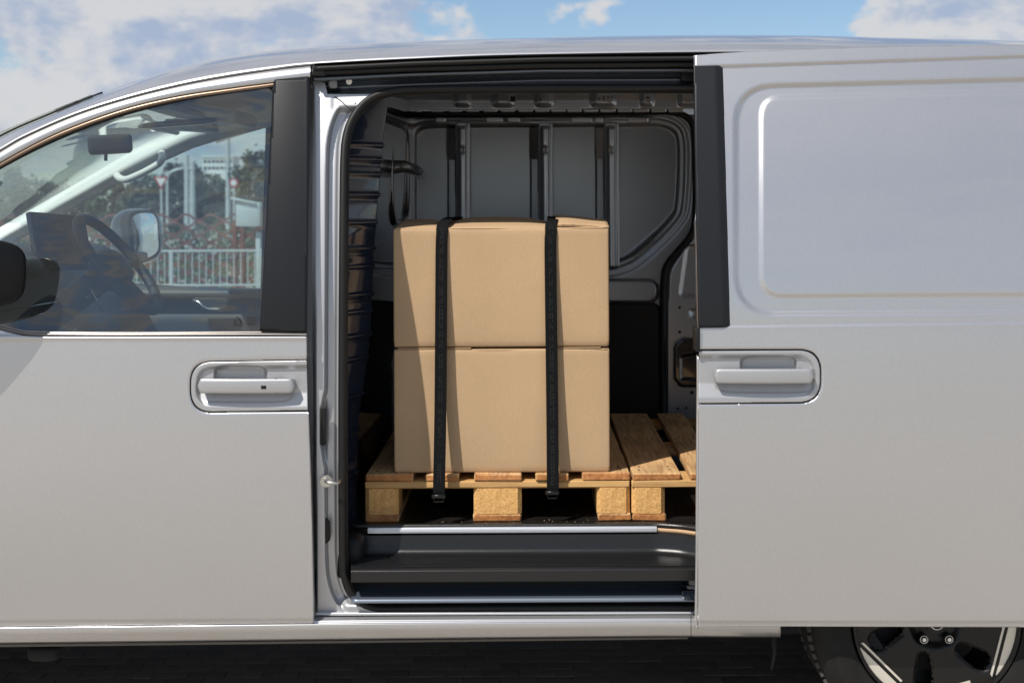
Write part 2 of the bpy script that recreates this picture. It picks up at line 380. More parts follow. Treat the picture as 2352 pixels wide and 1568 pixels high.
def wood_mat(name, ax, c1, c2, endgrain=False):
    m = bpy.data.materials.new(name); m.use_nodes = True; nt = m.node_tree; N = nt.nodes; L = nt.links; b = N['Principled BSDF']
    b.inputs['Roughness'].default_value = 0.72; b.inputs['Specular IOR Level'].default_value = .3
    tc = N.new('ShaderNodeTexCoord'); oi = N.new('ShaderNodeObjectInfo')
    mp = N.new('ShaderNodeMapping'); s = [9.0, 9.0, 9.0]; s[ax] = 0.55; mp.inputs['Scale'].default_value = s
    ad = N.new('ShaderNodeVectorMath'); ad.operation = 'ADD'; L.new(tc.outputs['Object'], ad.inputs[0])
    cb = N.new('ShaderNodeCombineXYZ'); mr0 = N.new('ShaderNodeMath'); mr0.operation = 'MULTIPLY'; mr0.inputs[1].default_value = 37.0; L.new(oi.outputs['Random'], mr0.inputs[0])
    for i in range(3): L.new(mr0.outputs[0], cb.inputs[i])
    L.new(cb.outputs[0], ad.inputs[1]); L.new(ad.outputs[0], mp.inputs[0])
    n = N.new('ShaderNodeTexNoise'); n.inputs['Scale'].default_value = 5; n.inputs['Detail'].default_value = 8; n.inputs['Distortion'].default_value = 1.6; L.new(mp.outputs[0], n.inputs[0])
    n2 = N.new('ShaderNodeTexNoise'); n2.inputs['Scale'].default_value = 30; n2.inputs['Detail'].default_value = 4; L.new(mp.outputs[0], n2.inputs[0])
    n3 = N.new('ShaderNodeTexNoise'); n3.inputs['Scale'].default_value = 7; n3.inputs['Detail'].default_value = 3; L.new(ad.outputs[0], n3.inputs[0])
    cr = N.new('ShaderNodeValToRGB'); cr.color_ramp.elements[0].position = .32; cr.color_ramp.elements[0].color = (*c1, 1); cr.color_ramp.elements[1].position = .62; cr.color_ramp.elements[1].color = (*c2, 1)
    a = N.new('ShaderNodeMath'); a.operation = 'MULTIPLY_ADD'; L.new(n2.outputs[0], a.inputs[0]); a.inputs[1].default_value = .35; L.new(n.outputs[0], a.inputs[2])
    a2 = N.new('ShaderNodeMath'); a2.operation = 'SUBTRACT'; L.new(a.outputs[0], a2.inputs[0]); a2.inputs[1].default_value = .17
    L.new(a2.outputs[0], cr.inputs[0])
    dk = N.new('ShaderNodeMapRange'); L.new(n3.outputs[0], dk.inputs[0]); dk.inputs[1].default_value = .3; dk.inputs[2].default_value = .7; dk.inputs[3].default_value = .78; dk.inputs[4].default_value = 1.12
    ob = N.new('ShaderNodeMapRange'); L.new(oi.outputs['Random'], ob.inputs[0]); ob.inputs[3].default_value = .78; ob.inputs[4].default_value = 1.15
    mu = N.new('ShaderNodeMath'); mu.operation = 'MULTIPLY'; L.new(dk.outputs[0], mu.inputs[0]); L.new(ob.outputs[0], mu.inputs[1])
    sc = N.new('ShaderNodeVectorMath'); sc.operation = 'SCALE'; L.new(cr.outputs[0], sc.inputs[0]); L.new(mu.outputs[0], sc.inputs['Scale'])
    gy = N.new('ShaderNodeMixRGB'); gy.inputs[2].default_value = (.36, .25, .15, 1); L.new(sc.outputs[0], gy.inputs[1])      # weathered greyer boards
    wf = N.new('ShaderNodeMath'); wf.operation = 'MULTIPLY'; wf.use_clamp = True; n5 = N.new('ShaderNodeTexNoise'); n5.inputs['Scale'].default_value = 3.5; n5.inputs['Detail'].default_value = 5; L.new(mp.outputs[0], n5.inputs[0])
    L.new(oi.outputs['Random'], wf.inputs[0]); L.new(n5.outputs[0], wf.inputs[1]); L.new(wf.outputs[0], gy.inputs[0])
    eg = N.new('ShaderNodeMixRGB'); eg.blend_type = 'MULTIPLY'; eg.inputs[2].default_value = (.88, .60, .42, 1); L.new(gy.outputs[0], eg.inputs[1])   # end grain is darker and redder
    sx = N.new('ShaderNodeSeparateXYZ'); L.new(tc.outputs['Normal'], sx.inputs[0]); ab = N.new('ShaderNodeMath'); ab.operation = 'ABSOLUTE'; L.new(sx.outputs[ax], ab.inputs[0])
    gt = N.new('ShaderNodeMath'); gt.operation = 'GREATER_THAN'; L.new(ab.outputs[0], gt.inputs[0]); gt.inputs[1].default_value = .8; L.new(gt.outputs[0], eg.inputs[0])
    L.new(eg.outputs[0], b.inputs['Base Color'])
    bp = N.new('ShaderNodeBump'); bp.inputs['Strength'].default_value = .5; bp.inputs['Distance'].default_value = .002; L.new(a.outputs[0], bp.inputs['Height']); L.new(bp.outputs[0], b.inputs['Normal'])
    return m
wood_y = wood_mat('pallet_wood_long', 1, (0.40, 0.20, 0.075), (0.74, 0.47, 0.22))
wood_x = wood_mat('pallet_wood_cross', 0, (0.52, 0.265, 0.08), (0.70, 0.42, 0.15))
def chip_mat():
    m = bpy.data.materials.new('pressed_chip_block'); m.use_nodes = True; nt = m.node_tree; N = nt.nodes; L = nt.links; b = N['Principled BSDF']; b.inputs['Roughness'].default_value = .85
    tc = N.new('ShaderNodeTexCoord'); v = N.new('ShaderNodeTexVoronoi'); v.inputs['Scale'].default_value = 330; L.new(tc.outputs['Object'], v.inputs[0])
    n = N.new('ShaderNodeTexNoise'); n.inputs['Scale'].default_value = 120; n.inputs['Detail'].default_value = 4; L.new(tc.outputs['Object'], n.inputs[0])
    mx = N.new('ShaderNodeMath'); mx.operation = 'MULTIPLY_ADD'; L.new(v.outputs['Color'], mx.inputs[0]); mx.inputs[1].default_value = .5; L.new(n.outputs[0], mx.inputs[2])
    cr = N.new('ShaderNodeValToRGB'); e = cr.color_ramp.elements; e[0].position = .35; e[0].color = (.50, .26, .072, 1); e[1].position = .95; e[1].color = (.80, .46, .17, 1); L.new(mx.outputs[0], cr.inputs[0]); L.new(cr.outputs[0], b.inputs['Base Color'])
    bp = N.new('ShaderNodeBump'); bp.inputs['Strength'].default_value = .6; bp.inputs['Distance'].default_value = .003; L.new(mx.outputs[0], bp.inputs['Height']); L.new(bp.outputs[0], b.inputs['Normal'])
    return m
chip = chip_mat()
def strap_mat():
    m = pr('strap_webbing', (0.008, 0.0085, 0.009), 0.85, spec=0.08); nt = m.node_tree; N = nt.nodes; L = nt.links; b = N['Principled BSDF']
    tc = N.new('ShaderNodeTexCoord'); w = N.new('ShaderNodeTexWave'); w.bands_direction = 'Z'; w.inputs['Scale'].default_value = 190; w.inputs['Distortion'].default_value = 1.5; L.new(tc.outputs['Object'], w.inputs[0])
    bp = N.new('ShaderNodeBump'); bp.inputs['Strength'].default_value = .4; bp.inputs['Distance'].default_value = .001; L.new(w.outputs[0], bp.inputs['Height']); L.new(bp.outputs[0], b.inputs['Normal']); return m
strapm = strap_mat()
stitch = pr('strap_grey_print', (0.03, 0.031, 0.033), 0.8)

# ------------------------------------------------------------------ ground
def ground_mat():
    m = bpy.data.materials.new('paved_yard'); m.use_nodes = True; nt = m.node_tree; N = nt.nodes; L = nt.links; b = N['Principled BSDF']; b.inputs['Roughness'].default_value = .85
    tc = N.new('ShaderNodeTexCoord'); br = N.new('ShaderNodeTexBrick'); br.inputs['Scale'].default_value = 5.0
    br.inputs['Color1'].default_value = (.37, .34, .295, 1); br.inputs['Color2'].default_value = (.43, .40, .355, 1); br.inputs['Mortar'].default_value = (.19, .17, .15, 1); br.inputs['Mortar Size'].default_value = .015
    L.new(tc.outputs['Object'], br.inputs[0]); n = N.new('ShaderNodeTexNoise'); n.inputs['Scale'].default_value = .7; n.inputs['Detail'].default_value = 6; L.new(tc.outputs['Object'], n.inputs[0])
    mr = N.new('ShaderNodeMapRange'); L.new(n.outputs[0], mr.inputs[0]); mr.inputs[3].default_value = .75; mr.inputs[4].default_value = 1.25
    sc = N.new('ShaderNodeVectorMath'); sc.operation = 'SCALE'; L.new(br.outputs[0], sc.inputs[0]); L.new(mr.outputs[0], sc.inputs['Scale']); L.new(sc.outputs[0], b.inputs['Base Color']); return m
g = mesh_obj('ground', [(-900, -900, 0), (900, -900, 0), (900, 900, 0), (-900, 900, 0)], [(0, 1, 2, 3)], ground_mat(), None, False); g['kind'] = 'structure'
stone_m = pr('paving_stone', (0.15, 0.115, 0.088), 0.85, var=(9, .25), bump=(150, .3))
dstone_m = pr('paving_stone_dark', (0.115, 0.088, 0.068), 0.85, var=(9, .25), bump=(150, .3))
sb = box_bm((0.1175, 0.0674, 0.03), 0.002, 1)
sme = bpy.data.meshes.new('paving_stone'); sb.to_mesh(sme); sme.materials.append(stone_m)
sme2 = bpy.data.meshes.new('paving_stone_dark'); sb.to_mesh(sme2); sme2.materials.append(dstone_m); sb.free()
for j in range(9):
    for i in range(26):
        o = bpy.data.objects.new('paving_stone', sme2 if (i*3+j*5+int(rng.integers(0, 2))) % 4 == 0 else sme); col.objects.link(o); o.parent = g
        o.location = (-1.95+i*0.118+(0.059 if j % 2 else 0), 0.38+j*0.068, -0.006+rng.uniform(-.0015, .0015)); o.rotation_euler.z = rng.uniform(-.006, .006)

# ------------------------------------------------------------------ the van
van = thing('delivery_van', 'silver delivery van with its side cargo door slid open', 'van', loc=(0, 0, 0))

# --- roof and cant rail
ROOF_TOP = spl([(-330, 520), (-160, 405), (0, 311), (110, 262), (214, 219), (351, 172.3), (439, 147.7), (527, 130), (615, 117.8), (703, 109.7), (827, 101), (1000, 93.5), (1194, 88), (1400, 83.5), (1600, 81.5), (1847, 82), (2032, 86.7), (2352, 94), (2700, 108), (3100, 135)], 6)
LINE2 = spl([(-330, 527), (-160, 412), (0, 318), (110, 269), (214, 226), (351, 181), (439, 158), (527, 141), (615, 128.5), (703, 120.5), (827, 112), (1000, 104), (1194, 98), (1400, 95), (1600, 94.4), (1847, 95), (2032, 98), (2352, 103), (2700, 117), (3100, 144)], 6)
RAILB = spl([(-330, 560), (-160, 440), (0, 344), (60, 310), (176, 260), (299, 221.5), (422, 191.6), (527, 172.3), (633, 157), (703, 148.6), (827, 141), (942, 135.7), (1139, 127.7), (1444, 122.2), (1590, 120.5), (1847, 119), (2032, 120), (2352, 124), (2700, 138), (3100, 165)], 6)
def lerp(a, b, t): return a*(1-t)+b*t
rows = []
k = len(RAILB)
base = on_side(RAILB[:, 0], RAILB[:, 1], 0.0)
by = base[:, 1]
prof = [(1.0, 0.012, 1), (1.0, 0.0, 1), (0.93, 0.0, 1), (0.72, 0.012, 1), (0.45, 0.035, 1), (0.2, 0.065, 1), (0.06, 0.09, 1), (0.0, 0.115, 1)]
for t, dy, _ in prof:
    L_ = lerp(LINE2, RAILB, t); rows.append(at(L_[:, 0], L_[:, 1]+(4 if (t, dy) == (1.0, 0.012) else 0), by+dy))
roofrail = loft('roof_rail', rows[::-1], silver, van)
r2 = []
for t, dy in [(1.0, 0.118), (0.93, 0.128), (0.5, 0.18), (0.12, 0.26), (0.0, 0.33)]:
    L_ = lerp(ROOF_TOP, LINE2, t); r2.append(at(L_[:, 0], L_[:, 1], by+dy))
last = r2[-1]
for yy, dz in [(0.75, .02), (1.0, .03), (1.3, .02)]:
    q = last.copy(); q[:, 1] = yy+(by-by.min())*0; q[:, 2] += dz; r2.append(q)
mir = lambda q: np.stack([q[:, 0], 2.0-q[:, 1], q[:, 2]], -1)
r2.append(mir(last)); r2.append(mir(r2[0])); r2.append(mir(base))
roof = loft('roof', [q[24:] for q in r2][::-1], silver, van)

# --- front door: skin, frame, glass, trims
DOOR_R = spl([(703.5, 773), (704.5, 850), (708, 950), (713, 1100), (717, 1250), (720, 1430)], 6)
skin_poly = np.concatenate([[(-420, 700), (-200, 716)], spl([(-100, 738), (0, 757.5), (40, 767), (85, 772.5), (300, 774), (703.5, 773)], 6)[:-1], DOOR_R, [(300, 1434), (0, 1437.5), (-420, 1442)]])
BEZ = rpoly([(436.5, 829.5, 52), (800, 824, 0), (800, 943.5, 0), (436.5, 948, 52)], 12)
INB = rpoly([(450, 840, 44), (800, 836, 0), (800, 934, 0), (450, 935.5, 44)], 12)
def door_depth(x, y):
    d = 0.004*S((y-1423+ (x/720)*4)/5.0)           # folded lower edge
    d = d-0.003*np.exp(-((y-775)/6.0)**2)
    d = d+0.0022*(1-S((np.abs(y-1000)-10)/160.0))*0
    sb_ = sdf(BEZ, x, y); d = d+0.0025*S((5-np.maximum(sb_, 0))/5.0)
    return d
fd = field('front_door', skin_poly, silver, van, step=6, depth=door_depth, holes=[BEZ], th=0.03, fine=[(420, 730, 2.5)], finey=[(757, 790, 2.5), (815, 960, 2.5), (1412, 1445, 2.5)])
def bowl(x, y):
    s = sdf(INB, x, y)
    d = 0.002+0.013*np.minimum(np.clip(-s/9.0, 0, 1), np.clip((934.5-y)/34.0, 0, 1))
    up = ((x-553)/60)**4+((y-862)/24)**4
    d = d+0.022*S((1.15-up)/0.5)
    lo = ((x-560)/112)**6+((y-898)/26)**4
    d = d+0.002*S((1.1-lo)/0.35)
    return d
bez_in = rpoly([(439, 832, 50), (720, 827.6, 0), (720, 941.5, 0), (439, 945.5, 50)], 12)
bez_in = np.array([p for p in bez_in]); bez_in[:, 0] = np.minimum(bez_in[:, 0], 704.5+ (bez_in[:, 1]-824)/120*2.5)
field('handle_bezel', bez_in, satin, fd, step=2.2, depth=bowl, th=0.002)
dark_slot = rpoly([(432, 826, 54), (702, 822, 0), (704, 947, 0), (432, 951, 54)], 12)
field('bezel_gap_backing', dark_slot, rubber, fd, off=0.066, step=12, th=0.002)
def handle(parent, x0, x1, y0, y1, off, split=None, sensor=None):
    c = on_side((x0+x1)/2, (y0+y1)/2, off); a = on_side(x0, (y0+y1)/2, off); b = on_side(x1, (y0+y1)/2, off)
    t = on_side((x0+x1)/2, y0, off); u = on_side((x0+x1)/2, y1, off)
    w = b[0]-a[0]; h = t[2]-u[2]
    bm = bmesh.new(); n = 40; ang = -ROLL*0+math.atan2(b[2]-a[2], b[0]-a[0])
    # bar: rounded section swept along x, bowed out in the middle, with end feet
    V = []; F = []; m = 20
    for i in range(n+1):
        s = i/n; xx = a[0]+w*s; e = min(s, 1-s)
        bow = 0.006*math.sin(math.pi*s); sc = min(1, (e/0.03+0.02))**0.45 if e < 0.03 else 1
        for k in range(m):
            an = 2*math.pi*k/m; f = lambda q: math.copysign(abs(q)**0.45, q)
            V.append((xx, c[1]-bow+0.011*f(math.sin(an))*(0.5+0.5*sc), c[2]+(xx-c[0])*math.tan(ang)+h/2*f(math.cos(an))*sc))
    for i in range(n):
        for k in range(m): F.append((i*m+k, (i+1)*m+k, (i+1)*m+(k+1) % m, i*m+(k+1) % m))
    F.append(tuple(range(m))); F.append(tuple(n*m+k for k in range(m))[::-1])
    hb = mesh_obj('door_handle', V, F, satin, parent)
    hb.data.set_sharp_from_angle(angle=R(50))
    for s in (0.06, 0.94):
        box('handle_foot', (a[0]+w*s, c[1]+0.02, c[2]), (w*0.09, 0.03, h*0.8), satin, parent, 0.006)
    if split: 
        p = on_side(split, (y0+y1)/2, off); box('handle_split', (p[0], c[1]+0.0006, c[2]), (0.0022, 0.0245, h*1.012), rubber, parent, 0.0004)
    if sensor:
        p = on_side(sensor, (y0+y1)/2+2, off); box('key_sensor', (p[0], c[1]-0.0152, p[2]), (0.0145, 0.004, 0.010), plast, parent, 0.0015)
handle(fd, 456, 677, 868.5, 902.5, -0.011, 634.7, 608)

GL_TOP = spl([(-420, 690), (-200, 520), (-80, 437), (0, 389), (82, 345.9), (164, 309), (246, 278), (328, 253.6), (410, 235), (492, 220.8), (574, 209.3), (621, 204.4)], 6)
BR_TOP = spl([(-420, 650), (-200, 498), (-80, 420), (0, 374.6), (82, 329.5), (164, 292.6), (287, 249.5), (410, 220.8), (533, 202.3), (627.5, 190)], 6)
FR_TOP = spl([(-420, 622), (-200, 472), (-80, 396), (0, 347.5), (60, 314), (176, 264), (299, 225.5), (422, 195.6), (527, 176.3), (633, 160.5), (713, 151.5)], 6)
BR_LO = BR_TOP.copy()+np.array([3, 10.0]); BL_LO = GL_TOP.copy()+np.array([0, 1.0])
def resamp(P, n=140, upto=None):
    P = np.asarray(P, float); l = np.concatenate([[0], np.cumsum(np.linalg.norm(np.diff(P, axis=0), axis=1))]); t = np.linspace(0, l[-1], n)
    return np.stack([np.interp(t, l, P[:, 0]), np.interp(t, l, P[:, 1])], -1)
def band(name, top, bot, prof, mat, parent):
    a = resamp(top); b = resamp(bot); rows = []
    for t_, off in prof:
        q = lerp(a, b, t_); rows.append(on_side(q[:, 0], q[:, 1], off))
    return loft(name, rows[::-1], mat, parent)
frame_poly = np.concatenate([FR_TOP, [(712, 177.5), (629, 184.5)], BR_TOP[::-1]])
WF_LO = np.concatenate([BR_TOP, [(712, 179)]])
band('window_frame', FR_TOP, WF_LO, [(0, .04), (0, .010), (.04, .005), (.5, .004), (.94, .005), (1.0, .010), (1.0, .03)], silver, fd)
BRL = np.concatenate([BR_TOP[:-1]+np.array([1.5, 9.5]), [(628.5, 199)]])
band('window_moulding', BR_TOP, BRL, [(0, .02), (0, .009), (.5, .006), (1, .010), (1, .03)], bronze, fd)
band('window_seal', BRL, np.concatenate([GL_TOP[:-1]+np.array([0, 1.0]), [(625, 205)]]), [(0, .012), (.4, .014), (.9, .02), (1, .03)], rubber, fd)
glass_poly = np.concatenate([GL_TOP-np.array([0, 4]), [(626, 215), (598, 765)], spl([(300, 766), (85, 764), (40, 757), (0, 744), (-100, 722), (-250, 700), (-420, 700)], 5)])
pane = field('side_window', glass_poly, glass, fd, surf=lambda x, z: .036+.20*(z-1.16)+0.05*np.clip((-0.75-x)/1.0, 0, None)**2, step=20, th=0.0)
trim_poly = rpoly([(629.6, 183.5, 1), (711.5, 177, 1), (703.8, 762, 1), (596.8, 759, 1)], 2)
field('pillar_trim', trim_poly, trim, fd, off=0.002, step=6, th=0.02, depth=lambda x, y: -0.004*np.sin(np.clip((x-597)/110, 0, 1)*math.pi))
BT = spl([(-300, 690), (-100, 727), (0, 745), (40, 755.5), (85, 760), (300, 761.5), (597, 760), (703.4, 762)], 6); BB = spl([(-300, 700), (-100, 738), (0, 757), (40, 766.5), (85, 772), (300, 773.5), (597, 773), (703.4, 773)], 6)
band('belt_moulding', BT, BB, [(0, .022), (0, .010), (.25, .006), (.33, .006), (.36, .010), (.42, .010), (.45, .003), (.78, .003), (.82, .010), (1, .012)], beltm, fd)
# glass marking etched in the corner
gm = bmesh.new()
def gline(p, q, w=0.0012):
    a = on_side(*p, 0.0225); b = on_side(*q, 0.0225); tube('', [a, b], w, None, n=4, bm=gm)
for p, q in [((536, 742), (545, 727)), ((545, 727), (554, 742)), ((554, 742), (536, 742)), ((534, 746), (556, 746))]: gline(p, q, 0.0007)
for i in range(5): gline((565, 729+i*4), (588-(i % 2)*4, 729+i*4), 0.0006)
bm_obj('glass_marking', gm, rubber, fd)['kind'] = 'stuff'

# --- body side: pillar jamb round the cargo opening
OPEN = np.concatenate([spl([(1720, 1394), (1400, 1394.5), (1000, 1396.5), (900, 1397.5), (862, 1396), (830, 1385), (804, 1358), (791, 1318), (787, 1260)], 6)[:-1], spl([(787, 1260), (786, 1000), (787, 700), (788.5, 480), (790, 370), (794, 320), (806, 280), (830, 244), (862, 221), (905, 209.5), (960, 206), (1100, 203.5), (1400, 202.5), (1720, 203)], 6)])
open_poly = OPEN
jamb_poly = np.array([(690, 182), (752, 214), (1000, 212), (1000, 212), (1800, 212), (1800, 1411), (700, 1411)], float)
jamb_poly = np.array([(690, 184), (720, 184), (747, 190), (752, 216), (900, 216), (1740, 216), (1740, 1410), (690, 1410)], float)
hole = np.concatenate([OPEN]) 
def jamb_depth(x, y):
    s = sdf(OPEN, x, y)
    d = 0.05+0.03*S((42-s+8*np.exp(-((y-985)/75.0)**6))/9.0)+0.004*S((20-s)/8.0)
    d = d+.07*S((724.5+ (y-800)*0.006-x)/4.0)
    d = d+.012*np.exp(-((y-985)/70.0)**6)*S((47-s)/5.0)*S((s-34)/5.0)
    low = S((y-1365)/30.0)*S((x-760)/40)
    d = d*(1-low)+low*0.045
    top = S((262-y)/20.0)*S((x-758)/10.0); d = d*(1-top)+top*0.052
    d = d+0.012*np.exp(-((x-742.5)/7.0)**6-((y-980)/46.0)**8)
    d = d+0.006*S((x-737+ 6*np.sin(y/60.0))/3.0)*S((y-1090)/40)*0
    return d
body = field('body_side', jamb_poly, silver_in, van, step=5, depth=jamb_depth, holes=[hole], th=0.006, fine=[(700, 900, 2.5)], finey=[(184, 300, 2.5), (1300, 1412, 2.5)])
# seal round the opening
sp = OPEN[::2]
tube('door_seal', on_side(sp[:, 0], sp[:, 1], 0.055), 0.0115, rubber, van, 12)
inn = []
cen = np.array([1250, 800.0])
spi = OPEN[::2]+0
nrm = np.gradient(spi, axis=0); nrm = np.stack([nrm[:, 1], -nrm[:, 0]], -1); nrm /= np.linalg.norm(nrm, axis=1)[:, None]
sgn = -1 if sdf(OPEN, *(spi[40]+nrm[40]*4).reshape(2, 1))[0] > 0 else 1
lip = spi+sgn*nrm*10
tube('seal_lip', on_side(lip[:, 0], lip[:, 1], 0.066), 0.0035, rubber, van, 8)
# inner reveal behind the seal
loft('opening_reveal', [on_side(spi[:, 0], spi[:, 1], 0.065), on_side(lip[:, 0], lip[:, 1], 0.075), at(lip[:, 0]+sgn*nrm[:, 0]*2, lip[:, 1]+sgn*nrm[:, 1]*2, on_side(lip[:, 0], lip[:, 1], 0.14)[:, 1])], rubber, van)
# latch slot, striker and small bracket on the pillar
slot = rpoly([(736.5, 936, 6), (748.5, 936, 6), (748, 1023, 6), (736, 1023, 6)], 6)
field('latch_slot', slot, rubber, van, off=0.050, step=3, th=0.003)
field('check_bracket', rpoly([(746, 1186, 3), (757, 1200, 3), (758, 1240, 3), (746, 1252, 3)], 4), rubber, van, off=0.055, step=3, th=0.01)
sc_ = on_side(749, 1104, 0.045)
cyl('striker_plate', sc_, (0.2, -1, 0), 0.017, 0.008, steel, van, 20)
p0 = Vector(sc_.tolist())
tube('striker_loop', [p0+Vector((0, -.002, .004)), p0+Vector((.004, -.03, .004)), p0+Vector((.016, -.036, .002)), p0+Vector((.036, -.034, .0)), p0+Vector((.040, -.024, 0)), p0+Vector((.040, 0.03, 0))], 0.0042, steel, van, 10)
dimple = bmesh.new()
for px, py in [(731, 205), (733, 238), (735, 300), (777, 248), (816, 237)]:
    p = on_side(px, py, 0.052); bmesh.ops.create_uvsphere(dimple, u_segments=10, v_segments=6, radius=0.003, matrix=Matrix.Translation(Vector(p.tolist())))
bm_obj('pillar_weld_dimples', dimple, silver_in, van, True)['kind'] = 'stuff'
seam = [on_side(x, y, 0.0505) for x, y in [(768, 222), (783, 232), (800, 248), (812, 258)]]
tube('panel_seam', seam, 0.0012, rubber, van, 6)

# --- upper door track
X_T = np.linspace(722, 1720, 60)
def tl(y0, y1, y2): return np.interp(X_T, [722, 950, 1250, 1720], [y0, y0+(y1-y0)*.55, y1, y2])
def trow(y, Y): return at(X_T, y, Y)
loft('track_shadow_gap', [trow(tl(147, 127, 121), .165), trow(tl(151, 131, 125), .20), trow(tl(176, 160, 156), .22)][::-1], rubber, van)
tube('track_upper_seal', trow(tl(158, 137.5, 134), .168), 0.0085, rubber, van, 12, ry=0.0075)
tube('track_lower_seal', trow(tl(168, 150.5, 148), .178), 0.0095, rubber, van, 12, ry=0.0085)
loft('upper_track', [trow(tl(176, 158, 156), .20), trow(tl(179, 160, 158), .185), trow(tl(186, 165.5, 164), .188), trow(tl(188, 168, 166), .215), trow(tl(190, 172, 170), .245), trow(tl(200, 180, 178), .262), trow(tl(210, 188, 187), .265), trow(tl(216, 198, 196), .245), trow(tl(220, 206, 204), .215)][::-1], pr('track_paint', (0.10, 0.115, 0.135), 0.24, 0.6, 0.4), van)
# front end of the track: bracket and bolt
box('track_end_cap', vat(735, 165, .19), (0.04, 0.05, 0.03), plast, van, 0.006)
box('track_bracket', vat(765, 188, .235), (0.03, 0.02, 0.045), pr('track_bracket_grey', (.2, .21, .22), .3, .6), van, 0.008)
cyl('track_bolt', vat(801, 188, .23), (0.3, -1, -.1), 0.009, 0.012, steel, van, 12)
box('roller_stop', vat(1583, 177, .24), (0.05, 0.02, 0.03), plast, van, 0.005)

# --- sill and rocker
def xrow(x0, x1, y0, y1, off, n=40):
    x = np.linspace(x0, x1, n); return on_side(x, np.linspace(y0, y1, n), off)
loft('sill', [xrow(730, 1800, 1403, 1401, .05), xrow(726, 1800, 1407, 1404.5, .036), xrow(722, 1800, 1412.5, 1408.5, .034), xrow(722, 1800, 1413.5, 1410, .05)][::-1], silver_in, van)
def rocker(name, x0, x1, m_):
    f = lambda x: np.interp(x, [-420, 0, 845, 1507, 1800], [1446, 1440, 1431, 1427, 1427.5])
    b_ = lambda x: np.interp(x, [-420, 0, 845, 1507, 1800], [1486, 1477, 1467.3, 1461, 1462.5])
    x = np.linspace(x0, x1, 50); r = []
    for dy, off in [(-16, .045), (-15.5, .022), (-8, .016), (-6.5, .010), (-3, .012), (0, .004)]: r.append(on_side(x, f(x)+dy, off))
    for t, off in [(.06, .001), (.5, .014), (.9, .030), (.97, .037), (1.0, .055)]: r.append(on_side(x, lerp(f(x), b_(x), t), off))
    r.append(on_side(x, b_(x)+1, .10)); 
    return loft(name, r[::-1], m_, van)
rocker('rocker_panel', -420, 1586.5, silver)
rocker('rocker_end', 1588, 1793, silver)
loft('rocker_end_face', [on_side(np.array([1793.2, 1793.2]), np.array([1427., 1462.]), .006), on_side(np.array([1793.2, 1793.2]), np.array([1427., 1462.]), .12)], silver, van)
loft('sill_flange', [xrow(-420, 1580, 1484, 1463, .05), xrow(-420, 1580, 1490, 1467, .055)], pr('flange_dark', (.10, .09, .08), .6), van, th=.002)
# --- step well
xs_ = np.linspace(802, 1760, 70)
def srow(y, Y, x=xs_): return at(x, np.full(len(x), float(y)), np.full(len(x), float(Y)))
floorz = 0.561
edge_y = np.interp(xs_, [802, 1505, 1560, 1605, 1760], [.222, .222, .20, .165, .10])
def zrow(z, Yarr):
    u = (xs_-VPX)/FPX; Y = np.broadcast_to(Yarr, xs_.shape); return np.stack([u*(Y-CAM[1]), Y, np.full(len(xs_), z)], -1)
yw = edge_y
st = [zrow(.546, yw), zrow(.542, yw-.006), zrow(.53, yw-.008), zrow(.505, yw-.012), zrow(.494, yw-.018), zrow(.489, yw-.03)]
nr = 9; yt = np.minimum(yw-.036, .186)
for i in range(nr):
    f_ = lambda q: yt-(yt-.062)*((i+q)/nr)
    st += [zrow(.490, f_(0.0)), zrow(.490, f_(.46)), zrow(.4835, f_(.5)), zrow(.4835, f_(.96))]
st += [zrow(.489, .056), zrow(.487, .050), zrow(.482, .046), zrow(.452, .047), zrow(.449, .055), zrow(.449, .10)]
stp = loft('step_tread', st, pr('step_plastic', (0.012, 0.0122, 0.0126), 0.24, spec=0.45, bump=(1100, .15, 2)), van); stp.data.set_sharp_from_angle(angle=R(40))
box('step_end_wall', (-.562, .165, .50), (.03, .13, .11), plast, van, .014, 3)
superell('step_corner', (-.535, .175, .51), (.07, .11, .10), plast, van, e=.7)
loft('inner_sill', [zrow(.449, .16), zrow(.43, .155), zrow(.415, .15), zrow(.409, .10), zrow(.405, .085), zrow(.400, .068), zrow(.392, .060), zrow(.388, .062)], bluepan, van)
loft('sill_lip', [zrow(.402, .075), zrow(.399, .066), zrow(.392, .059), zrow(.389, .061)], pr('sill_lip_paint', (.22, .25, .30), .3, .6), van, th=.002)
for i, px in enumerate([985, 1040, 1108, 1150, 1300, 1440]):
    box('sill_rib', vat(px, 1349, .148), (.012, .012, .022), bluepan, van, .003)
box('warning_sticker', vat(1466, 1329, .145), (.10, .002, .008), stick, van, .0003)
bmr = bmesh.new()
for z, r_, h in [(.452, .036, .010), (.438, .028, .018), (.425, .036, .008)]: cyl_bm(r_, h, 28, Matrix.Translation((.452, .10, z)), bmr)
box_bm((.10, .04, .02), .004, 1, Matrix.Translation((.46, .09, .408)), bmr)
bm_obj('door_roller', bmr, blackpaint, van, True, 40)
box('roller_arm', (.47, .06, .40), (.12, .03, .014), blackpaint, van, .004, rot=(0, .15, .3))

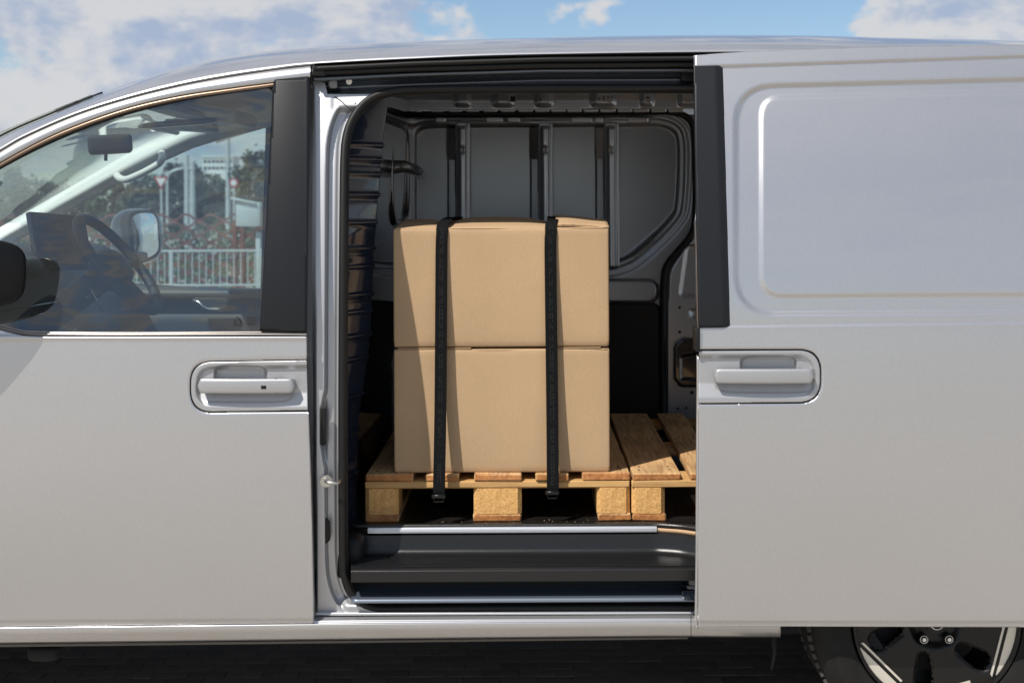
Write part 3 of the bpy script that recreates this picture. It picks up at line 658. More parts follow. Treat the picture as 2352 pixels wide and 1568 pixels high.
# --- cargo floor
fx0, fx1 = -.60, 2.2
flo = box('cargo_floor', ((fx0+fx1)/2, (0.235+1.74)/2, floorz-.009), (fx1-fx0, 1.74-.235, .018), floorm, van, .001, 1)
fl2 = [(x, y) for x, y in zip(((xs_-VPX)/FPX*(edge_y-CAM[1])), edge_y)]
loft('floor_lip', [[(x, y+.002, floorz-.001) for x, y in fl2], [(x, .24, floorz-.001) for x, y in fl2]], floorm, van, th=.012)
loft('plywood_edge', [[(x, y, floorz-.002) for x, y in fl2 if x > .25], [(x, y, floorz-.014) for x, y in fl2 if x > .25]], plyedge, van, th=.003)
xa, xb = (841-VPX)/FPX*3.92, (1505-VPX)/FPX*3.92
al = bmesh.new(); box_bm(((xb-xa), .02, .004), .001, 1, Matrix.Translation(((xa+xb)/2, .226, floorz+.002)), al)
box_bm(((xb-xa), .004, .014), .001, 1, Matrix.Translation(((xa+xb)/2, .2155, floorz-.005)), al)
for z in (-.002, -.006): box_bm(((xb-xa), .003, .0018), .0005, 1, Matrix.Translation(((xa+xb)/2, .2128, floorz+z)), al)
bm_obj('aluminium_edge_strip', al, alu, van)

db = bmesh.new(); rr_ = random.Random(9)
for _ in range(70):
    box_bm((rr_.uniform(.001, .004), rr_.uniform(.001, .003), .001), 0, 1, Matrix.Translation((rr_.uniform(-.3, .42), .245+abs(rr_.gauss(0, .05)), floorz+.0006)) @ Matrix.Rotation(rr_.uniform(0, 3), 4, 'Z'), db)
bm_obj('wood_crumbs', db, plyedge, van)['kind'] = 'stuff'
# --- bulkhead between cab and cargo
ny, nz = 90, 150
ribz = [1.70, 1.656, 1.611, 1.549, 1.465, 1.388, 1.334, 1.25, 1.20, 1.129, 1.06, .948, .837, .712]
Yu = np.concatenate([np.linspace(0, 1, 40), np.linspace(1, 2, 40)[1:]]); Zv = np.linspace(.50, 1.93, 420)
UU, ZZ = np.meshgrid(Yu, Zv)
y0b = side_y(-.5, ZZ)+.125
bendY = .33+.6*np.clip(side_y(-.5, ZZ)-.03, 0, None)
bx = np.interp(ZZ, [.50, .54, .685, .87, .975, 1.107, 1.213, 1.398, 1.556, 1.75, 1.93], [-.548, -.546, -.5475, -.540, -.524, -.504, -.499, -.490, -.478, -.465, -.44])
nearx = np.interp(ZZ, [.5, 1.0, 1.5, 1.9], [-.60, -.60, -.595, -.60])
farx = np.interp(ZZ, [.5, .9, 1.3, 1.9], [-.565, -.56, -.52, -.505])
u1 = np.clip(UU, 0, 1); u2 = np.clip(UU-1, 0, 1)
YY = np.where(UU <= 1, y0b+(bendY-y0b)*u1, bendY+(1.76-bendY)*u2)
XX = np.where(UU <= 1, nearx+(bx-nearx)*(1-(1-u1)**1.12), bx+(farx-bx)*u2**.8-.02*S(u2/.05)*(1-u2))
rb = np.zeros_like(XX)
for i, z in enumerate(ribz):
    rb += (.010 if i % 2 else .007)*np.exp(-((ZZ-z)/.0055)**2)-(.004 if i % 2 else 0)*np.exp(-((ZZ-z+.016)/.006)**2)
XX = XX+rb*S((1.06-UU)/.06)*S(UU/.15); YY = YY-rb*.8*S((1.06-UU)/.06)*S(UU/.15)
Yv = Yu
bv = np.stack([XX, YY, ZZ], -1).reshape(-1, 3); ncol = len(Yv)
bf = [(i*ncol+j, i*ncol+j+1, (i+1)*ncol+j+1, (i+1)*ncol+j) for i in range(len(Zv)-1) for j in range(ncol-1)]
bulk = mesh_obj('bulkhead', bv, bf, pr('bulkhead_sky_tint', (0.008, 0.014, 0.028), 0.12, 0.0, 0.75, 0.03, spec=.5), van); solid(bulk, .004)  # navy in the base colour stands for blue sky mirrored in black paint
# oval grab opening and its handle on the bulkhead's far half
ov = []
for k in range(40):
    an = 2*math.pi*k/40; f = lambda q: math.copysign(abs(q)**.5, q)
    ov.append((-.515, 1.28+.30*f(math.cos(an)), 1.655+.20*f(math.sin(an))))
tube('bulkhead_window_rim', ov, .016, blackpaint, bulk, 10, closed=True)
hm = bmesh.new()
tube('', [(-.53, 1.02, 1.655), (-.47, 1.04, 1.66), (-.44, 1.2, 1.65), (-.44, 1.4, 1.64), (-.455, 1.47, 1.638)], [.026, .022, .02, .02, .012], None, n=12, bm=hm)
bm_obj('grab_handle', hm, pr('grab_handle_grey', (.10, .105, .11), .22, .4, .5), bulk, True)
for z, w in [(1.13, .02), (1.05, .03)]:
    superell('bulkhead_clip', (-.545, .34, z), (.02, .06, .018), blackpaint, bulk)

# --- far wall of the cargo bay
FW = 1.72
WIN = np.concatenate([spl([(951, 330), (953, 305), (968, 292), (1000, 287)], 5)[:-1], [(1000, 287), (1470, 284)], spl([(1470, 284), (1517, 285), (1548, 297), (1560, 320), (1562, 380), (1557, 470), (1545, 500), (1505, 543), (1450, 590), (1410, 606)], 5), [(1380, 609), (951, 612)]])
POCK = rpoly([(1300, 645, 0), (1508, 645, 24), (1508, 692, 24), (1300, 692, 0)], 8)
TRIMP = rpoly([(930, 697, 0), (1518, 697, 18), (1520, 1010, 0), (930, 1010, 0)], 8)
SEALF = spl([(940, 263), (1200, 261), (1480, 257), (1540, 258), (1575, 268), (1592, 292), (1597, 360), (1597, 500), (1585, 543), (1555, 580), (1532, 610), (1524, 650), (1522, 760), (1522, 1000)], 6)
def wall_depth(x, y):
    s = sdf(WIN, x, y)
    d = 0.028*S(-s/7.0)+0.010*S((14-s)/8.0)+0.006*S((30-s)/6.0)
    for rx_ in (1027, 1217, 1367):      # added channel beside each rib, sunk to give its cast shadow's dark bar
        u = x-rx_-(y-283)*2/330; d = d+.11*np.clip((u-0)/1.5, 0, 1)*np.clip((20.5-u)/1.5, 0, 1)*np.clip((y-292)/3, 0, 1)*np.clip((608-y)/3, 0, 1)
    sp_ = sdf(POCK, x, y); d = d-0.02*S((6-sp_)/8.0)
    d = d-0.012*np.exp(-((y-279)/9.0)**4)*(x < 1500)*(np.sin(x*0.07)*.25+.75)
    return d
wall_poly = np.concatenate([[(900, 262)], SEALF, [(1522, 1010), (900, 1010)]])
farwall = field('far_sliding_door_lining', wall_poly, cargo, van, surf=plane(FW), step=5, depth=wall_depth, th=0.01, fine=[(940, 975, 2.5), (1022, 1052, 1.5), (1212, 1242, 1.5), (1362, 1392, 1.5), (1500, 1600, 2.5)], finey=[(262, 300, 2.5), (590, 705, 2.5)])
field('lower_trim_panel', TRIMP, plast, farwall, surf=plane(FW-.018), step=10, th=0.01)
tube('far_door_seal', at(SEALF[:, 0], SEALF[:, 1], FW-.015), .014, rubber, van, 10)
outer = field('far_body_side', np.array([(880, 150), (2400, 150), (2400, 1020), (880, 1020)], float), cargo, van, surf=plane(FW+.16), step=40, th=0.02)
# C pillar lining with pressings
CP = np.concatenate([spl([(1604, 500), (1592, 548), (1562, 586), (1543, 615), (1536, 650), (1534, 760), (1534, 1010)], 5), [(1900, 1010), (1900, 500)]])
def cp_depth(x, y):
    d = np.zeros_like(x)
    a = rpoly([(1575, 560, 10), (1640, 560, 10), (1640, 682, 10), (1558, 682, 12)], 6); d += .014*S(-sdf(a, x, y)/6)
    b = rpoly([(1580, 706, 10), (1660, 706, 10), (1660, 732, 10), (1585, 732, 10)], 6); d += .012*S(-sdf(b, x, y)/9)
    return d
cpil = field('far_rear_pillar', CP, cargo_rib, van, surf=plane(FW-.02), step=4, depth=cp_depth, th=0.01)
hb = bmesh.new()
for px, py, r_ in [(1564, 617, 3), (1563, 631, 4.2), (1563, 646, 3), (1561, 706, 3), (1561, 762, 3.4), (1589, 901, 4), (1557, 938, 2.6), (1576, 936, 2.6)]:
    cyl_bm(r_/555, .004, 14, axis_mat(vat(px, py, FW-.0215 if py > 690 else FW-.0135), (0, -1, 0)), hb)
bm_obj('pillar_holes', hb, under, cpil)['kind'] = 'stuff'
LB = rpoly([(1547, 790, 22), (1568, 776, 8), (1620, 776, 4), (1620, 890, 4), (1562, 890, 18), (1547, 870, 10)], 6)
LBi = rpoly([(1562, 816, 8), (1630, 806, 4), (1630, 876, 4), (1562, 872, 6)], 6)
field('latch_housing', LB, blackpaint, cpil, surf=plane(FW-.05), step=2.5, th=0.04, depth=lambda x, y: .012*S(-sdf(LBi, x, y)/4)+.014*S((4+sdf(LB, x, y))/5))
# header rail with bumps
HR = np.array([(880, 205), (1640, 203), (1640, 250), (880, 254)], float)
bumpx = [1043, 1072, 1130, 1150, 1225, 1255, 1367, 1405, 1478, 1500]
def hr_depth(x, y):
    d = .02*S((y-238)/12.0)*0
    for i, b in enumerate([1046, 1134, 1232, 1360, 1472, 1560]):
        w = [16, 22, 18, 26, 14, 20][i]; d = d-.022*np.exp(-((x-b-w)/w)**6)*S((249-y)/14.0)
    d = d+.03*S((236-y)/26.0)
    return d
header = field('header_rail', HR, cargo_rib, van, surf=plane(FW-.045), step=3, depth=hr_depth, th=0.01)
tabs = [(952, 16), (990, 30), (1030, 30), (1070, 30), (1110, 32), (1150, 32), (1190, 34), (1228, 34), (1265, 34), (1302, 34), (1340, 34), (1378, 36), (1418, 34), (1455, 36), (1495, 36), (1535, 36)]
for x, w in tabs:
    field('header_tab', rpoly([(x, 248, 0), (x+w, 247.6, 0), (x+w, 258, 2), (x, 258.4, 2)], 3), cargo_rib, header, surf=plane(FW-.04), step=4, th=.006)
hb = bmesh.new()
for px, py, w, h in [(1080, 243.5, 3.2, 3.2), (1181, 242.5, 3.2, 3.2), (1242, 228, 3.2, 3.2), (1376, 228, 3.4, 3.4), (1387, 225, 2.4, 10), (1397, 224, 3, 5), (1405, 224, 3, 3), (1488, 225, 6, 4), (1178, 228, 11, 12)]:
    box_bm((w/555, .004, h/555), .0005, 1, Matrix.Translation(vat(px, py, FW-.072)), hb)
bm_obj('rail_holes', hb, under, header)['kind'] = 'stuff'
# stiffening ribs
for x0, x1, yb in [(1045.7, 1079, 620), (1236, 1269, 620), (1387.5, 1421, 612)]:
    rp = rpoly([(x0, 283, 3), (x1, 282, 3), (x1+2, yb, 2), (x0+2, yb, 2)], 3)
    def rdep(x, y, x0=x0):
        u = x-x0-(y-283)*2/330
        return -.040*S((u-4)/8.0)*S((27-u)/6.0)*S((y-289)/8.0)-.006*S((u-2)/1.5)-.004*np.exp(-((u-29)/1.6)**2)+.010*np.exp(-((u-16)/7.0)**4-((y-345)/7.0)**4)
    rib = field('wall_rib', rp, cargo_rib, farwall, surf=plane(FW+.012), step=2.0, depth=rdep, th=.006, ys=axis(281, yb+1, 6, [(281, 300, 2), (335, 356, 2)]))
    cyl('rib_hole', vat(x0+17, 345, FW-.023), (0, -1, 0), .0035, .004, under, farwall, 10)
cyl('rib_hole', vat(1401.5, 541, FW-.030), (0, -1, 0), .004, .004, under, farwall, 10)
for x, w in [(1000, 24), (1115, 40), (1165, 30), (1312, 48), (1365, 20), (1440, 50)]:
    field('flange_plate', rpoly([(x, 270, 2), (x+w, 269.5, 2), (x+w, 282, 2), (x, 282, 2)], 3), cargo_rib, farwall, surf=plane(FW-.016), step=5, th=.004)

# --- sliding door (open, outboard of the body side)
SO = -0.095
SD_L = spl([(1592.5, 127.7), (1593, 152), (1597, 400), (1601.5, 600), (1604.5, 749), (1606.5, 850), (1605.5, 1000), (1604, 1250), (1602, 1425), (1602, 1437)], 6)
SD_T = spl([(1592.5, 127.7), (1680, 121), (1797, 115.2), (2032, 107.5), (2352, 103.5), (2700, 104)], 6)
sd_poly = np.concatenate([SD_T, [(2700, 1441), (2352, 1439.5)], SD_L[::-1]])
SB = rpoly([(1500, 803.5, 0), (1885.5, 802, 52), (1885.5, 925, 52), (1500, 928, 0)], 12)
SBI = rpoly([(1500, 815, 0), (1873, 813.5, 44), (1873, 913.5, 44), (1500, 917, 0)], 12)
RO = rpoly([(1690, 199, 92), (2352, 182, 0), (3000, 172, 0), (3000, 712, 0), (2352, 716, 0), (1690, 721, 96)], 14)
RI = rpoly([(1748, 224, 46), (2352, 212, 0), (3000, 204, 0), (3000, 672, 0), (2352, 676, 0), (1748, 680, 52)], 14)
def sd_depth(x, y):
    d = 0.013*S(.5-sdf(RO, x, y)/14.0)-0.005*S(.5-sdf(RI, x, y)/12.0)
    d += .009*np.clip((y-(152-(x-1592)*0.0335))/6.5, 0, 1)*(1-S((y-700)/60)*0)
    d += -.006*S((y-(747.5-(x-1680)*0.012))/5.0)
    d += .005*S((y-1425)/4.0)
    s = sdf(SB, x, y); d += 0.0025*S((5-np.maximum(s, 0))/5.0)
    d += .010*S((1597.0-x+ (y-128)*0.006)/4.0)
    return d
sdoor = field('sliding_door', sd_poly, silver, van, off=SO, step=7, depth=sd_depth, holes=[SB], th=0.055,
              fine=[(1590, 1612, 2.5), (1612, 1900, 3.2)], finey=[(100, 240, 2.5), (640, 760, 2.5), (795, 935, 2.5), (1415, 1445, 2.5)])
sb_in = rpoly([(1605.8, 806.4, 0), (1883, 804.6, 50), (1883, 922.6, 50), (1604.6, 925.4, 0)], 12)
def bowl2(x, y):
    s = sdf(SBI, x, y)
    d = 0.002+0.013*np.minimum(np.clip(-s/9.0, 0, 1), np.clip((913.5-y)/34.0, 0, 1))
    up = ((x-1765)/64)**4+((y-838)/22)**4; d = d+0.022*S((1.15-up)/0.5)
    lo = ((x-1760)/116)**6+((y-876)/26)**4; d = d+0.002*S((1.1-lo)/0.35)
    return d
field('handle_bezel', sb_in, satin, sdoor, off=SO, step=2.2, depth=bowl2, th=.002)
field('bezel_gap_backing', rpoly([(1608, 800, 0), (1889, 798, 54), (1889, 929, 54), (1608, 931, 0)], 10), rubber, sdoor, off=SO+.068, step=12, th=.002)
handle(sdoor, 1639.5, 1868, 846, 880, SO-0.011)
field('pillar_trim', rpoly([(1593.5, 152, 1), (1663, 151, 15), (1680, 748, 2), (1605, 750, 2)], 6), trim, sdoor, off=SO-.004, step=4, th=.02, depth=lambda x, y: .016*S((x-(1640+(y-151)*0.028))/26.0)**1.5)
box('edge_buffer', on_side(1599.5, 777, SO+.02), (.014, .06, .066), plast, sdoor, .004)
hem = np.array([p for p in SD_L if p[1] > 806])
tube('door_edge_hem', on_side(hem[:, 0]-2.2, hem[:, 1], SO+.026), .0055, silver, sdoor, 10)
# inner skin of the sliding door
field('inner_skin', np.array([(1640, 140), (2690, 125), (2690, 1425), (1640, 1425)], float), cargo, sdoor, off=SO+.085, step=40, th=.003)

# --- rear quarter behind the sliding door, rear wheel
field('rear_quarter', np.concatenate([[(1800, 122), (3100, 170), (3100, 1430), (2480, 1430)], spl([(2480, 1430), (2440, 1260), (2340, 1160), (2152, 1110), (1970, 1160), (1865, 1270), (1825, 1430)], 5), [(1720, 1430), (1720, 140)]]), silver, van, off=0.012, step=24, th=.01)
wc = at(2152, 1429, 0.03)
wheel = bpy.data.objects.new('rear_wheel', None); wheel.location = wc; col.objects.link(wheel); wheel.parent = van
def ring(name, prof, mat, n=96, smooth=True):
    V = []; F = []; m = len(prof)
    for i in range(n):
        a = 2*math.pi*i/n
        for r_, y_ in prof: V.append((r_*math.cos(a), y_, r_*math.sin(a)))
    for i in range(n):
        j = (i+1) % n
        for k in range(m-1): F.append((i*m+k, i*m+k+1, j*m+k+1, j*m+k))
    o = mesh_obj(name, V, F, mat, wheel, smooth); o.data.set_sharp_from_angle(angle=R(35)); return o
tyre = ring('tyre', [(.236, .03), (.243, .0), (.262, -.008), (.285, -.011), (.292, -.013), (.30, -.011), (.325, -.004), (.343, .012), (.352, .03), (.356, .055), (.356, .066), (.350, .067), (.350, .072), (.357, .073), (.358, .105), (.351, .106), (.351, .112), (.358, .113), (.358, .15), (.351, .151), (.351, .157), (.357, .158), (.354, .19), (.345, .21), (.32, .225), (.25, .22)], tyrem)
tb = bmesh.new()
for i in range(84):
    a = 2*math.pi*i/84
    for yy, w in ((.036, .03), (.19, .03)):
        M = Matrix.Rotation(-a, 4, 'Y') @ Matrix.Translation((.3535, yy, 0)) @ Matrix.Rotation(.25, 4, 'X')
        box_bm((.010, w, .017), .0015, 1, M, tb)
bm_obj('tread_block', tb, pr('tread_rubber_lit', (.045, .042, .038), .8), wheel)['kind'] = 'stuff'  # tread colour lightened to stand for low bounce light on it
ring('rim', [(.240, .012), (.236, -.004), (.228, -.002), (.222, .02), (.205, .045), (.20, .10), (.20, .2)], rimblack)
# rim face with six slots, machined blades beside the rim edge
NS = 6
bm = bmesh.new(); nA, nR = 300, 48
Rr = np.linspace(.03, .228, nR); Aa = np.linspace(0, 2*math.pi, nA, endpoint=False); vid = {}
def slot_sd(x, z):
    best = 1e9
    for k in range(NS):
        h = R(193)+k*2*math.pi/NS; a = np.array([.112*math.cos(h), .112*math.sin(h)]); b = np.array([.170*math.cos(h+.10), .170*math.sin(h+.10)])
        p = np.array([x, z]); t_ = float(np.clip((p-a)@(b-a)/((b-a)@(b-a)), 0, 1)); best = min(best, float(np.linalg.norm(p-a-(b-a)*t_))-(.017+.009*t_))
    return best
for i, a in enumerate(Aa):
    for j, r_ in enumerate(Rr):
        x, z = r_*math.cos(a), r_*math.sin(a); sd_ = slot_sd(x, z)
        vid[i, j] = bm.verts.new((x, .010+.02*float(S((0.085-r_)/.03))+.008*float(S((.012-sd_)/.012)), z))
for i in range(nA):
    i2 = (i+1) % nA
    for j in range(nR-1):
        a = Aa[i]+math.pi/nA; r_ = (Rr[j]+Rr[j+1])/2
        if slot_sd(r_*math.cos(a), r_*math.sin(a)) > 0: bm.faces.new((vid[i, j], vid[i, j+1], vid[i2, j+1], vid[i2, j]))
rf = bm_obj('rim_face', bm, rimblack, wheel, True); solid(rf, .045)
for k in range(NS):
    a0 = R(195.5)+k*2*math.pi/NS
    for kind in (0, 1):
        pl = lambda r_, a: np.array([r_*math.cos(a), r_*math.sin(a)])
        T = pl(.231, a0); E = pl(.206, a0+R(43)); d_ = (E-T)/np.linalg.norm(E-T); nn = np.array([-d_[1], d_[0]]); nn = nn if nn@T < 0 else -nn
        if kind == 0: P_ = [pl(.231, a0+R(q)) for q in np.linspace(0, 45, 12)]+[E]
        else: P_ = [T+nn*.010+d_*.004, T+nn*.016+d_*.010, E+nn*.016, E+nn*.010]
        o = mesh_obj('rim_inlay', [(p[0], .0075, p[1]) for p in P_], [tuple(range(len(P_)))[::-1]], rimsilver, wheel, False); 
        m_ = o.modifiers.new('t', 'SOLIDIFY'); m_.thickness = .004; m_.offset = 0
cyl('hub_cap', (0, .006, 0), (0, 1, 0), .031, .012, rimblack, wheel, 32)
tube('hub_ring', [(.019*math.cos(a), -.001, .019*math.sin(a)) for a in np.linspace(0, 2*math.pi, 33)[:-1]], .0018, chrome, wheel, 8, closed=True)
for s in range(5):
    a = -math.pi/2+R(36)+s*2*math.pi/5
    c_ = (.060*math.cos(a), .018, .060*math.sin(a))
    cyl('lug_nut', c_, (0, 1, 0), .0135, .03, nutm, wheel, 20)
    cyl('lug_stud', (c_[0], .0015, c_[2]), (0, 1, 0), .0055, .004, chrome, wheel, 12)
    tube('lug_ring', [(c_[0]+.0105*math.cos(q), .003, c_[2]+.0105*math.sin(q)) for q in np.linspace(0, 2*math.pi, 17)[:-1]], .0009, chrome, wheel, 6, closed=True)
cyl('brake_disc', (0, .09, 0), (0, 1, 0), .16, .02, under, wheel, 40)
w2 = None
# far wheel discs hint (far rear and front wheels)
for nm, px_, yy in (('front_wheel', -1.62, .03), ('front_wheel', -1.62, 1.77), ('rear_wheel', float(wc[0]), 1.77)):
    ps = [(.20, .06), (.23, .0), (.30, -.005), (.345, .02), (.356, .06), (.356, .16), (.33, .2), (.2, .2)]
    V = []; F = []; n = 48; m = len(ps)
    for i in range(n):
        a = 2*math.pi*i/n
        for r_, y_ in ps: V.append((px_+r_*math.cos(a)-(.9 if nm == 'front_wheel' else 0), yy+y_, .356+r_*math.sin(a)))
    for i in range(n):
        j = (i+1) % n
        for k in range(m-1): F.append((i*m+k, i*m+k+1, j*m+k+1, j*m+k))
    F.append(tuple(i*m for i in range(n)))
    mesh_obj(nm, V, F, tyrem, van)
# underbody
box('underbody', (0, 1.0, .43), (5.0, 1.72, .10), under, van, .02)
box('underbody_beam', (-.2, .30, .37), (2.6, .10, .07), under, van, .01)
loft('mud_flap', [at(np.array([1772., 1784.]), np.array([1464., 1464.]), .1), at(np.array([1776., 1783.]), np.array([1500., 1500.]), .1), at(np.array([1770., 1775.]), np.array([1538., 1536.]), .1)], under, van, th=.004)
superell('jack_bracket', vat(108, 1492, .3), (.10, .10, .05), under, van)
# far side, tailgate frame, cargo roof side
zs = np.linspace(.3, 1.9, 24)
fs = [[(x, 2.0-float(side_y(0, z)), z) for x in (-.62, 2.35)] for z in zs]
loft('far_outer_side', fs, silver, van, th=.01)
box('rear_sill', (2.3, 1.0, .52), (.12, 1.7, .1), silver, van, .02)

# ---------------------------------------------------------------- cab interior
far_sw = plane(1.74)
field('far_door_card', np.concatenate([[(-380, 640), (120, 642)], spl([(344, 652), (450, 659), (600, 663)], 5), [(760, 664), (760, 1120), (-380, 1120)]]), doorpan, van, surf=far_sw, step=8, th=.04,
      depth=lambda x, y: -.05*S((y-655-(x > 0)*0)/14.0)*S((708-y)/24)-.02*S((y-700)/40))
box('far_door_outer', (-1.45, 1.93, .82), (1.66, .05, .72), silver, van, .02)
fdh = bmesh.new()
tube('', [vat(443, 692, 1.66), vat(455, 694, 1.65), vat(466, 705, 1.645), vat(478, 711, 1.645), vat(500, 711.5, 1.645), vat(519, 710, 1.65)], .0065, None, n=8, ry=.009, bm=fdh)
bm_obj('far_door_handle', fdh, chrome, van, True)
field('far_handle_cup', rpoly([(436, 684, 6), (530, 684, 12), (520, 718, 10), (470, 720, 16)], 6), darkplast, van, surf=plane(1.668), step=6, th=.004)
apil = np.array([(-420, 790), (-200, 650), (-80, 572), (0, 522), (164, 428), (303, 346), (410, 292), (480, 266), (640, 240), (760, 232), (760, 286), (640, 289), (615, 293), (520, 317), (443, 341), (377, 371), (262, 429), (150, 490), (53, 545), (-80, 622), (-420, 822)], float)
field('far_pillar_lining', apil, white_pl, van, surf=plane(1.70), step=6, th=.05, depth=lambda x, y: -.03*np.exp(-((sdf(apil, x, y)+26)/14)**2))
gh = [vat(268, 402, 1.64), vat(276, 410, 1.60), vat(292, 412, 1.585), vat(330, 396, 1.58), vat(362, 378, 1.585), vat(372, 366, 1.60), vat(372, 352, 1.65)]
tube('grab_handle', spl([list(p) for p in gh], 5), .0145, white_pl, van, 10)
# far window pane
field('far_side_window', np.array([(-300, 760), (0, 535), (164, 440), (303, 360), (410, 306), (480, 280), (640, 255), (640, 672), (-300, 660)], float), glass, van, surf=plane(1.79), step=40, th=0)
# far B pillar
field('far_pillar_post', np.array([(612, 240), (780, 235), (780, 700), (598, 680)], float), darkplast, van, surf=plane(1.72), step=20, th=.05)
# headliner
hl = [(-1.27, 1.865), (-1.20, 1.885), (-1.0, 1.905), (-.6, 1.92)]
loft('headliner', [[(x, y, z-(.05*abs(y-1.0)/.75)**1) for x, z in hl] for y in np.linspace(.26, 1.74, 12)], lightplast, van, th=.01)
oc = bmesh.new()
box_bm((.30, .34, .05), .022, 3, Matrix.Translation(vat(475, 262, 1.05)) @ Matrix.Rotation(R(8), 4, 'Y'), oc)
box_bm((.16, .18, .035), .016, 3, Matrix.Translation(vat(440, 290, 1.05)) @ Matrix.Rotation(R(4), 4, 'Y'), oc)
bm_obj('overhead_console', oc, white_pl, van, True, 40)
superell('console_lens', vat(408, 284, .88), (.27, .05, .022), pr('lens_grey', (.10, .11, .12), .2), van, rot=(0, R(-4), 0))
box('console_label', vat(472, 291, .955), (.06, .004, .012), pr('label_grey', (.35, .36, .36), .6), van, .0005)
sv = bmesh.new()
box_bm((.17, .42, .022), .01, 3, Matrix.Translation(vat(330, 288, 1.36)) @ Matrix.Rotation(R(12), 4, 'Y'), sv); bm_obj('sun_visor', sv, white_pl, van, True, 40)
box('sun_visor', (-1.19, .56, 1.835), (.17, .42, .022), white_pl, van, .01, 3, rot=(0, R(8), 0))
box('rear_view_mirror', vat(253, 332, 1.0), (.15, .10, .066), darkplast, van, .014, 3, rot=(0, R(-4), R(18)))
cyl('mirror_stem', vat(243, 360, 1.0), (0, 0, 1), .006, .03, darkplast, van, 10)
# windscreen and bonnet, cowl
A0 = at(ROOF_TOP[:30, 0], ROOF_TOP[:30, 1], by[:30]+.16)
sel = [0, 6, 12, 18, 24]
wsr = [A0[i] for i in sel]
loft('windscreen', [[(p[0]-.16*(1-((y-1)/.85)**2)*(1-i_/4.0), y, p[2]) for i_, p in enumerate(wsr)] for y in np.linspace(wsr[2][1], 2-wsr[2][1], 13)], wglass, van)
bon = []
for y in np.linspace(.08, 1.92, 14):
    c = 1-((y-1)/.95)**4
    bon.append([(-1.75, y, 1.15+.02*c), (-2.1, y, 1.10+.05*c), (-2.45, y, 1.0+.06*c), (-2.8, y, .86+.04*c), (-2.95, y, .6), (-2.98, y, .3)])
loft('bonnet', bon, silver, van)
loft('front_wing', [[(-1.86, .03, z), (-2.2, .05, min(z, 1.08)), (-2.5, .08, min(z, .98)), (-2.8, .10, min(z, .84))] for z in (.95, 1.05, 1.14)], silver, van, th=.01)
tube('windscreen_seal', at(ROOF_TOP[:26, 0], ROOF_TOP[:26, 1]+1.5, by[:26]+.15), .003, rubber, van, 8)
# dashboard
dp = [(-2.25, 1.30), (-2.0, 1.375), (-1.82, 1.395), (-1.72, 1.385), (-1.66, 1.34), (-1.63, 1.24), (-1.60, 1.15), (-1.56, 1.08), (-1.62, .95), (-1.66, .70)]
loft('dashboard', [[(x-(.05*abs(y-1)/.7), y, z-.02*abs(y-1)) for x, z in spl(dp, 4)] for y in np.linspace(.22, 1.72, 20)], darkplast, van)
for (a, b, w) in [((0, 716), (150, 690), .0025), ((40, 735), (130, 712), .0015), ((205, 655), (236, 715), .002), ((190, 690), (207, 678), .0012), ((158, 770), (178, 752), .0015)]:
    tube('dash_trim_line', [vat(*a, .42), vat(*b, .42)], w, chrome, van, 6)
box('centre_screen', (-1.655, .92, 1.40), (.022, .27, .20), screenm, van, .006, 2, rot=(R(-3), R(-14), R(-22)))
superell('instrument_hood', (-1.70, .50, 1.335), (.22, .36, .09), darkplast, van, e=.7, rot=(0, R(10), 0))
# steering wheel
swc = vat(272, 607, .46); axd = Vector((.79, 0, .61)).normalized(); upd = Vector((-.61, 0, .79)).normalized()
tube('steering_wheel', [swc+Vector((0, math.cos(a)*.182, 0))+upd*(math.sin(a)*.182) for a in np.linspace(0, 2*math.pi, 49)[:-1]], .0165, darkplast, van, 12, closed=True)
superell('wheel_hub', swc-axd*.03, (.10, .17, .13), darkplast, van, e=.7, rot=(0, R(-38), 0))
for a in (0, math.pi, -math.pi/2):
    e_ = swc+Vector((0, math.cos(a)*.175, 0))+upd*(math.sin(a)*.175); tube('wheel_spoke', [swc-axd*.02, e_], .014, darkplast, van, 8)
tube('steering_column', [swc-axd*.03, swc-axd*.36], .045, darkplast, van, 14)
for dy in (-.1, .1): tube('column_stalk', [swc-axd*.07, swc-axd*.075+Vector((0, dy*1.4, .01))], .008, darkplast, van, 8)
# cab floor and firewall, near door lining
box('cab_floor', (-1.3, 1.0, .52), (1.5, 1.6, .04), under, van, .01)
box('firewall', (-2.2, 1.0, .85), (.05, 1.7, .8), under, van, .01)
field('near_door_lining', np.array([(-380, 790), (690, 790), (690, 1400), (-380, 1400)], float), darkplast, fd, off=.08, step=40, th=.02)
# mirrors
mir_ = bpy.data.objects.new('door_mirror', None); mir_.location = vat(-78, 626, -.07); col.objects.link(mir_); mir_.parent = van
superell('mirror_housing', (.0, .0, .0), (.31, .055, .188), pr('mirror_black', (.008, .008, .009), .3, spec=.2), mir_, e=.55, rot=(0, R(3), R(24)))
box('mirror_arm', (-.17, .06, -.06), (.12, .12, .04), plast, mir_, .012)
m2 = bpy.data.objects.new('far_door_mirror', None); m2.location = vat(328, 543, 2.16); col.objects.link(m2); m2.parent = van
superell('mirror_housing', (-.035, .03, .0), (.20, .21, .245), blackpaint, m2, e=.7, rot=(0, 0, R(-35)))
mg = []
nrm2 = Vector((.80, -.60, 0)); tx = Vector((.60, .80, 0))
mgp = rpoly([(-.075, .10, .05), (.06, .105, .05), (.072, -.07, .05), (-.05, -.118, .045)], 8)
V = []; F = []; nP = len(mgp)
for kk in range(9):
    q_ = kk/8
    for p in mgp:
        a_, b_2 = float(p[0])*q_, float(p[1])*q_; V.append(tuple(Vector((.005, -.052, 0))+tx*a_+Vector((0, 0, b_2))+nrm2*(.038-(a_*a_+b_2*b_2)/(2*1.1))))
